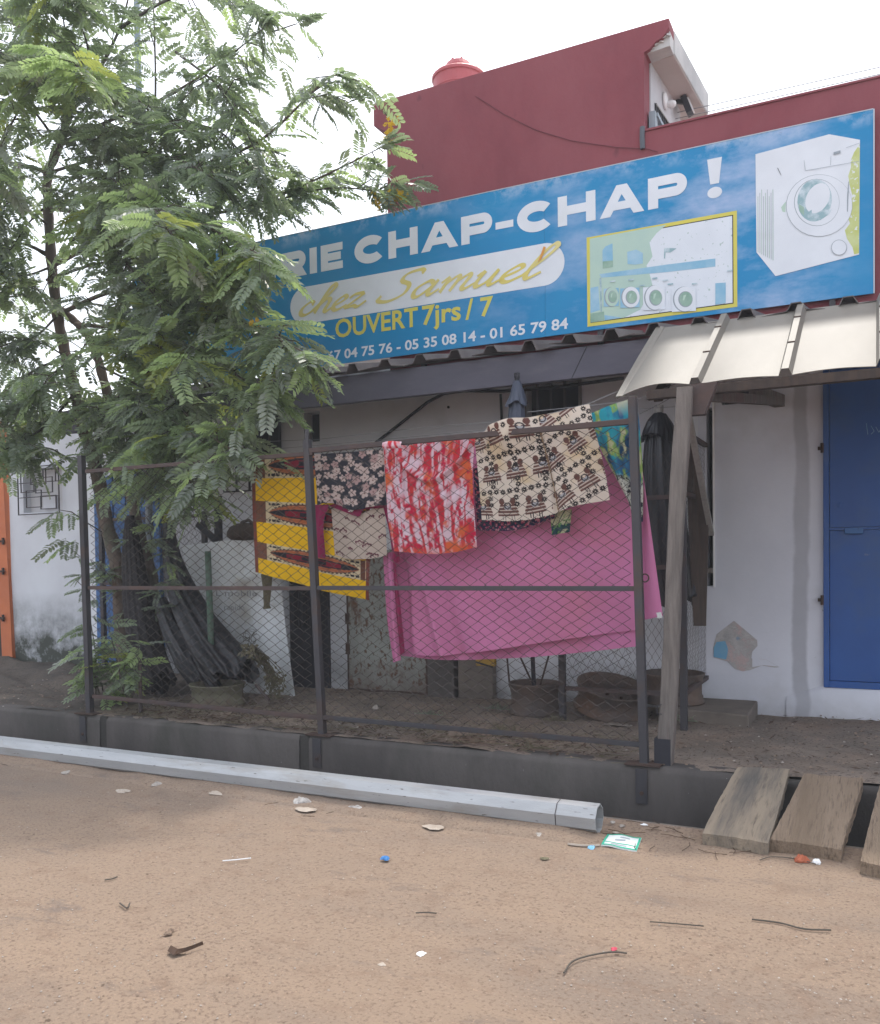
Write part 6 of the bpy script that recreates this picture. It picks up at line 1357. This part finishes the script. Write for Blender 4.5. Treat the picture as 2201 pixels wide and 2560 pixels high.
# tall grey pipe standing in front of the shop behind the crown
g = MB(); a = at(366, 982, 6.7); c = at(342, 0, 6.7); d = (c - a); g.tube([a - d * ((a[2] - .05) / d[2]) * 1.0, a, c, c + d * .4], [.038, .036, .030, .028], 12); tag(g.build('service_pole', M['pipe'], smooth=True), 'tall blue grey metal pole rising through the tree crown', 'pole')
print('leaves', N_LEAVES)

# ------------------------------------------------------------------ litter, grit, dead leaves, weeds
def scatter(name, pts, make, material):
    b = MB()
    for p in pts: make(b, p)
    return stuff(b.build(name, material))
def blob(b, c, r, flat=.6, n=5):
    c = Vector(c); rot = random.uniform(0, 6); P = [c + Vector((r * random.uniform(.7, 1.2) * math.cos(rot + k * 6.283 / n), r * random.uniform(.7, 1.2) * math.sin(rot + k * 6.283 / n), 0)) for k in range(n)]; t = c + Vector((0, 0, r * flat)); o = len(b.v)
    b.v += [tuple(q) for q in P] + [tuple(t)]; b.f += [(o + k, o + (k + 1) % n, o + n) for k in range(n)]; b.m += [0] * n
def road_pt():
    while True:
        px, py = random.uniform(-100, PW + 100), random.uniform(1960, PH + 200); p = atz(px, py, 0)
        if p[1] < LIP - .02: return p
scatter('road_grit', [road_pt() for _ in range(3600)], lambda b, p: blob(b, (p[0], p[1], 0.0), random.choice((.0012, .0016, .002, .002, .0026, .0034)), .5), M['pebble'])
scatter('pale_grit', [road_pt() for _ in range(900)], lambda b, p: blob(b, (p[0], p[1], 0.0), random.choice((.002, .003, .004)), .7), M['stone'])
def edge_pt(): return (random.uniform(-7, -.4), LIP - abs(random.gauss(.04, .2)) - .01, 0)
scatter('drain_edge_grit', [edge_pt() for _ in range(3600)], lambda b, p: blob(b, p, random.choice((.0016, .002, .003, .004, .006)), .5), M['pebble'])
def strand(b, p, L_, r, up=.0, bend=.6, a=None):
    a = random.uniform(0, 6.28) if a is None else a; q = Vector(p); P = [q]
    for k in range(3): a += random.uniform(-bend, bend); q = q + Vector((math.cos(a), math.sin(a), up)) * L_ / 3; P.append(q)
    b.tube(P, r, 3, False)
scatter('twig_litter', [edge_pt() for _ in range(260)] + [], lambda b, p: strand(b, (p[0], p[1], .006), random.uniform(.04, .14), .0016), M['deadleaf'])
def dleaf(b, p):
    a = random.uniform(0, 6.28); d = Vector((math.cos(a), math.sin(a), random.uniform(-.1, .25))) * random.uniform(.015, .04); s = Vector((-math.sin(a), math.cos(a), random.uniform(-.2, .4))).normalized() * random.uniform(.004, .010); p = Vector(p)
    b.add([p - d, p + s, p + d, p - s], [(0, 1, 2, 3)])
def yard_pt(x0=-7.5, x1=1.2, y0=CURB + .03, y1=6.95):
    x, y = random.uniform(x0, x1), random.uniform(y0, y1); return (x, y, float(yard_z(np.array([x]), np.array([y]))[0]) + .012)
scatter('dead_leaves', [yard_pt() for _ in range(900)] + [yard_pt(-5.2, -1.3, 4.95, 5.6) for _ in range(900)] + [yard_pt(-5.3, -4.2, 4.95, 6.2) for _ in range(600)], dleaf, M['deadleaf'])
scatter('dry_stalks', [yard_pt(-5.2, -1.2, 4.9, 5.7) for _ in range(420)], lambda b, p: strand(b, p, random.uniform(.05, .18), .0016, .1), M['straw'])
scatter('yard_grit', [yard_pt() for _ in range(1500)], lambda b, p: blob(b, p, random.choice((.004, .006, .01)), .6), M['stone'] if False else M['pebble'])
scatter('pale_yard_grit', [yard_pt() for _ in range(160)], lambda b, p: blob(b, p, random.choice((.004, .006, .010)), .6), M['stone'])
def tuft(name, label, px, py, n, L_, green=False, overhang=False):
    c = atz(px, py, YARD + .01); b = MB()
    for k in range(n):
        a = random.uniform(0, 6.28) if not overhang else random.uniform(3.6, 5.8); q = Vector(c) + Vector((random.gauss(0, .05), random.gauss(0, .03), 0)); P = [q]; v = random.uniform(.5, 1.1)
        for j in range(4): q = q + Vector((math.cos(a) * .45, math.sin(a) * .45, v)) * L_ / 4 * random.uniform(.8, 1.2); v -= .5; P.append(q)
        b.tube(P, [.0025, .0022, .0018, .0012, .0006], 3, False)
    c = Vector(c); b.tube([c + Vector((-.12, 0, 0)), c, c + Vector((.12, 0, 0))], .004, 4)
    tag(b.build(name, LEAF[0] if green else M['straw']), label, 'weed')
tuft('weed_tuft', 'dry grass tuft on the kerb edge below the pink sheet', 1262, 1835, 46, .16, overhang=False); tuft('weed_tuft', 'sparse green weeds on the earth left of the flat wheel rim', 1248, 1772, 22, .11, True); tuft('weed_tuft', 'low weed between the rusty door and the bottom rail', 1072, 1785, 20, .08, True)
tuft('weed_tuft', 'dry grass at the foot of the fence under the dark rims', 1385, 1800, 24, .09); tuft('weed_tuft', 'thin weeds by the post foot beside the concrete step', 1700, 1800, 18, .09, True); tuft('weed_tuft', 'grass blades hanging over the kerb near the right post', 1330, 1868, 10, .1, overhang=True)

def crumple(name, label, cat, px, py, rx, ry, h, material, z=0.0, n=16, seed=0, group=None):
    c = atz(px, py, z); rs = np.random.RandomState(seed + int(px)); ws = 1 / PF * pix(c)[2]; rx, ry = rx * ws, ry * ws * 2.2; rings = []
    ang = rs.uniform(0, 6.28)
    for q, f in ((1.0, 0), (.92, .35), (.55, .9), (.2, 1.0)):
        ring = []
        for k in range(n):
            a = 2 * math.pi * k / n; r = q * (1 + .35 * (rs.rand() - .5) + .15 * math.sin(3 * a + ang)); ring.append(Vector(c) + Vector((rx * r * math.cos(a), ry * r * math.sin(a), h * .5 * max(0, f + .5 * (rs.rand() - .5) * (f > 0)) + .001)))
        rings.append(ring)
    g = MB(); g.rings(rings, True); g.add([tuple(v) for v in rings[-1]], [tuple(range(n))]); o = g.build(name, material); tag(o, label, cat, group); return o
crumple('paper_scrap', 'small white crumpled scrap on the road at the far left below the column', 'litter', 168, 1933, 14, 7, .025, M['stone'])
crumple('stone', 'round white stone just below the column left of the pale wrappers', 'stone', 393, 1963, 12, 6, .035, M['stone'])
crumple('paper_wrapper', 'flat pale wrapper on the sand left of the round white stone', 'litter', 308, 1978, 22, 7, .012, M['paper'])
crumple('paper_wrapper', 'long torn beige wrapper beneath the middle of the column', 'litter', 545, 1983, 26, 7, .02, M['paper'], seed=3)
crumple('paper_wrapper', 'bright crumpled white bag against the underside of the column', 'litter', 755, 2008, 28, 7, .05, M['bagwhite'], seed=5)
crumple('paper_wrapper', 'brown leaf-like wrapper just in front of the bright crumpled bag', 'litter', 765, 2024, 30, 7, .015, M['paper'], seed=8)
crumple('plastic_bag', 'clear grey crumpled plastic beside the column right of the white bag', 'litter', 890, 2024, 26, 6, .035, M['bagwhite'], seed=6)
crumple('paper_wrapper', 'flat pinkish white paper lying apart on the sand below the column', 'litter', 1085, 2068, 27, 9, .01, M['paper'], seed=9)
crumple('stone', 'pale pebble left of the blue scrap near the column end', 'stone', 1347, 2091, 14, 5, .03, M['stone'])
crumple('paper_scrap', 'tiny torn card piece on the road right of the column end', 'litter', 1540, 2082, 9, 3, .008, M['paper'])
crumple('paper_scrap', 'small white chip on the drain edge', 'litter', 1611, 2062, 9, 3, .008, M['tagwhite'])
crumple('stone', 'small round pebble on the drain edge behind the green sachet', 'stone', 1532, 2057, 6, 4, .015, M['stone']); crumple('stone', 'second pebble on the drain edge nearer the green sachet', 'stone', 1555, 2066, 6, 4, .015, M['stone'])
crumple('brick_piece', 'orange brick fragment at the foot of the grained plank', 'brick', 2004, 2154, 17, 6, .05, M['brick'], seed=1)
crumple('paper_scrap', 'white crumpled scrap right of the orange brick fragment', 'litter', 2042, 2158, 11, 5, .03, M['tagwhite'])
crumple('plastic_scrap', 'bright blue bottle cap lying alone on the sand', 'litter', 964, 2148, 12, 5, .022, M['blueplastic'])
crumple('plastic_scrap', 'light blue torn scrap left of the green sachet', 'litter', 1480, 2120, 9, 6, .015, M['ltblue'])
crumple('paper_scrap', 'yellowish wrapper scrap on open road right of centre', 'litter', 1362, 2147, 12, 4, .01, M['straw'])
crumple('paper_scrap', 'white torn paper near the bottom middle of the road', 'litter', 1054, 2386, 11, 6, .012, M['tagwhite']); crumple('paper_scrap', 'beige flake left below the white torn paper', 'litter', 955, 2412, 10, 4, .006, M['paper'])
crumple('paper_scrap', 'small pink wrapper beside the long curved twig', 'litter', 1535, 2374, 7, 5, .01, M['redbit']); crumple('stone', 'brown clod on the road above the dark strip', 'stone', 422, 2335, 9, 5, .02, M['pebble']); crumple('stone', 'pair clod touching the brown clod above the dark strip', 'stone', 428, 2328, 7, 4, .015, M['pebble'])
crumple('stone', 'whitish stone lying by the bottom fence rail near the rusty door', 'stone', 940, 1772, 8, 4, .06, M['stone'], z=.08); crumple('stone', 'pale jaw-shaped stone under the leaning rim', 'stone', 1515, 1793, 24, 5, .05, M['curbtop'], z=.08); crumple('stone', 'flat pale slab on the earth in front of the leaning rim', 'stone', 1545, 1813, 34, 6, .02, M['curbtop'], z=.08)
def twig(label, P, r, material=None):
    g = MB(); g.tube(catmull([tuple(atz(x, y, .006)) for x, y in P], 6), r, 5); tag(g.build('twig', material or M['twig']), label, 'twig')
twig('pale straw lying on the sand left of the blue cap', [(557, 2152), (592, 2149), (628, 2145)], .0028, M['tagwhite'])
twig('long curved twig near the pink wrapper', [(1410, 2432), (1430, 2405), (1470, 2390), (1530, 2380), (1568, 2383)], .003); twig('dark twig on the right half of the road', [(1880, 2298), (1950, 2307), (2010, 2322), (2078, 2325)], .003)
twig('thin straight twig left of the dark right-hand twig', [(1625, 2304), (1690, 2309), (1760, 2315)], .0022); twig('fine bent twig in front of the grained plank', [(1900, 2150), (1930, 2142), (1990, 2147), (2040, 2160)], .0022)
twig('short twig on the road below the pale straw', [(300, 2258), (318, 2270), (325, 2258)], .003); twig('short brown twig in the middle of the road', [(1040, 2282), (1065, 2281), (1092, 2283)], .0025)
twig('twig lying on the sand at the left', [(262, 2200), (280, 2197), (294, 2192)], .003); twig('brown stalk running under the green sachet', [(1420, 2110), (1460, 2114), (1500, 2113)], .006, M['paper'])
g = MB(); P = [atz(x, y, .004) for x, y in ((428, 2375), (445, 2385), (465, 2381), (485, 2374), (507, 2365))]; wds = (.016, .02, .010, .008, .004)
g.grid(np.array([[tuple(Vector(p) + Vector((0, -w_, .004))) for p, w_ in zip(P, wds)], [tuple(Vector(p) + Vector((0, 0, .016))) for p in P], [tuple(Vector(p) + Vector((0, w_, .003))) for p, w_ in zip(P, wds)]])[::-1])
tag(g.build('rubber_strip', M['deadleaf']), 'twisted dark strip lying on the road at lower left', 'litter')
# green and white sachet near the column end
sa = thing('sachet', 'flat white sachet with green border lying by the end of the column', 'litter', atz(1555, 2108, 0))
C4 = [atz(1503, 2116, .0), atz(1592, 2129, .0), atz(1604, 2097, .0), atz(1520, 2088, .0)]
def sq(u, v): return (1 - v) * ((1 - u) * C4[0] + u * C4[1]) + v * ((1 - u) * C4[3] + u * C4[2])
def sgrid(u0, u1, v0, v1, dz, n=10): return np.array([[sq(u, v) + np.array([0, 0, dz + .006 + .004 * math.sin(u * 5) * (1 - .5 * v) + .002 * math.sin(v * 4 + u * 9)]) for u in np.linspace(u0, u1, n)] for v in np.linspace(v0, v1, n)])[::-1]
g = MB(); g.grid(sgrid(0, 1, 0, 1, 0)); ob = g.build('pouch', M['sachet'], sa); s = ob.modifiers.new('thick', 'SOLIDIFY'); s.thickness = .006; s.offset = -1
for q in ((0, .06, .01, .99), (.94, 1, .01, .99), (.06, .94, 0, .08), (.06, .94, .94, 1.0), (.06, .94, .26, .31)): g = MB(); g.grid(sgrid(*q, .0015)); g.build('border_print', M['greenplastic'], sa)
for q in ((.30, .60, .50, .62), (.42, .70, .72, .80), (.25, .7, .14, .2)): g = MB(); g.grid(sgrid(*q, .0015, 5)); g.build('text_print', M['line_print'], sa)

# ------------------------------------------------------------------ thin haze volume added to mimic lens veil and lift the blacks
g = MB(); g.box(-64, 64, -64, 64, -1.8, 9.5); hz = g.build('veil_haze', None); hz.data.materials.clear()
hm = bpy.data.materials.new('veil_haze_air'); hm.use_nodes = True; N = hm.node_tree.nodes; N.remove(N['Principled BSDF']); pv = N.new('ShaderNodeVolumePrincipled')
pv.inputs['Color'].default_value = (.92, .95, 1, 1); pv.inputs['Density'].default_value = .0034; hm.node_tree.links.new(pv.outputs[0], N['Material Output'].inputs['Volume'])
hz.data.materials.append(hm); stuff(hz)
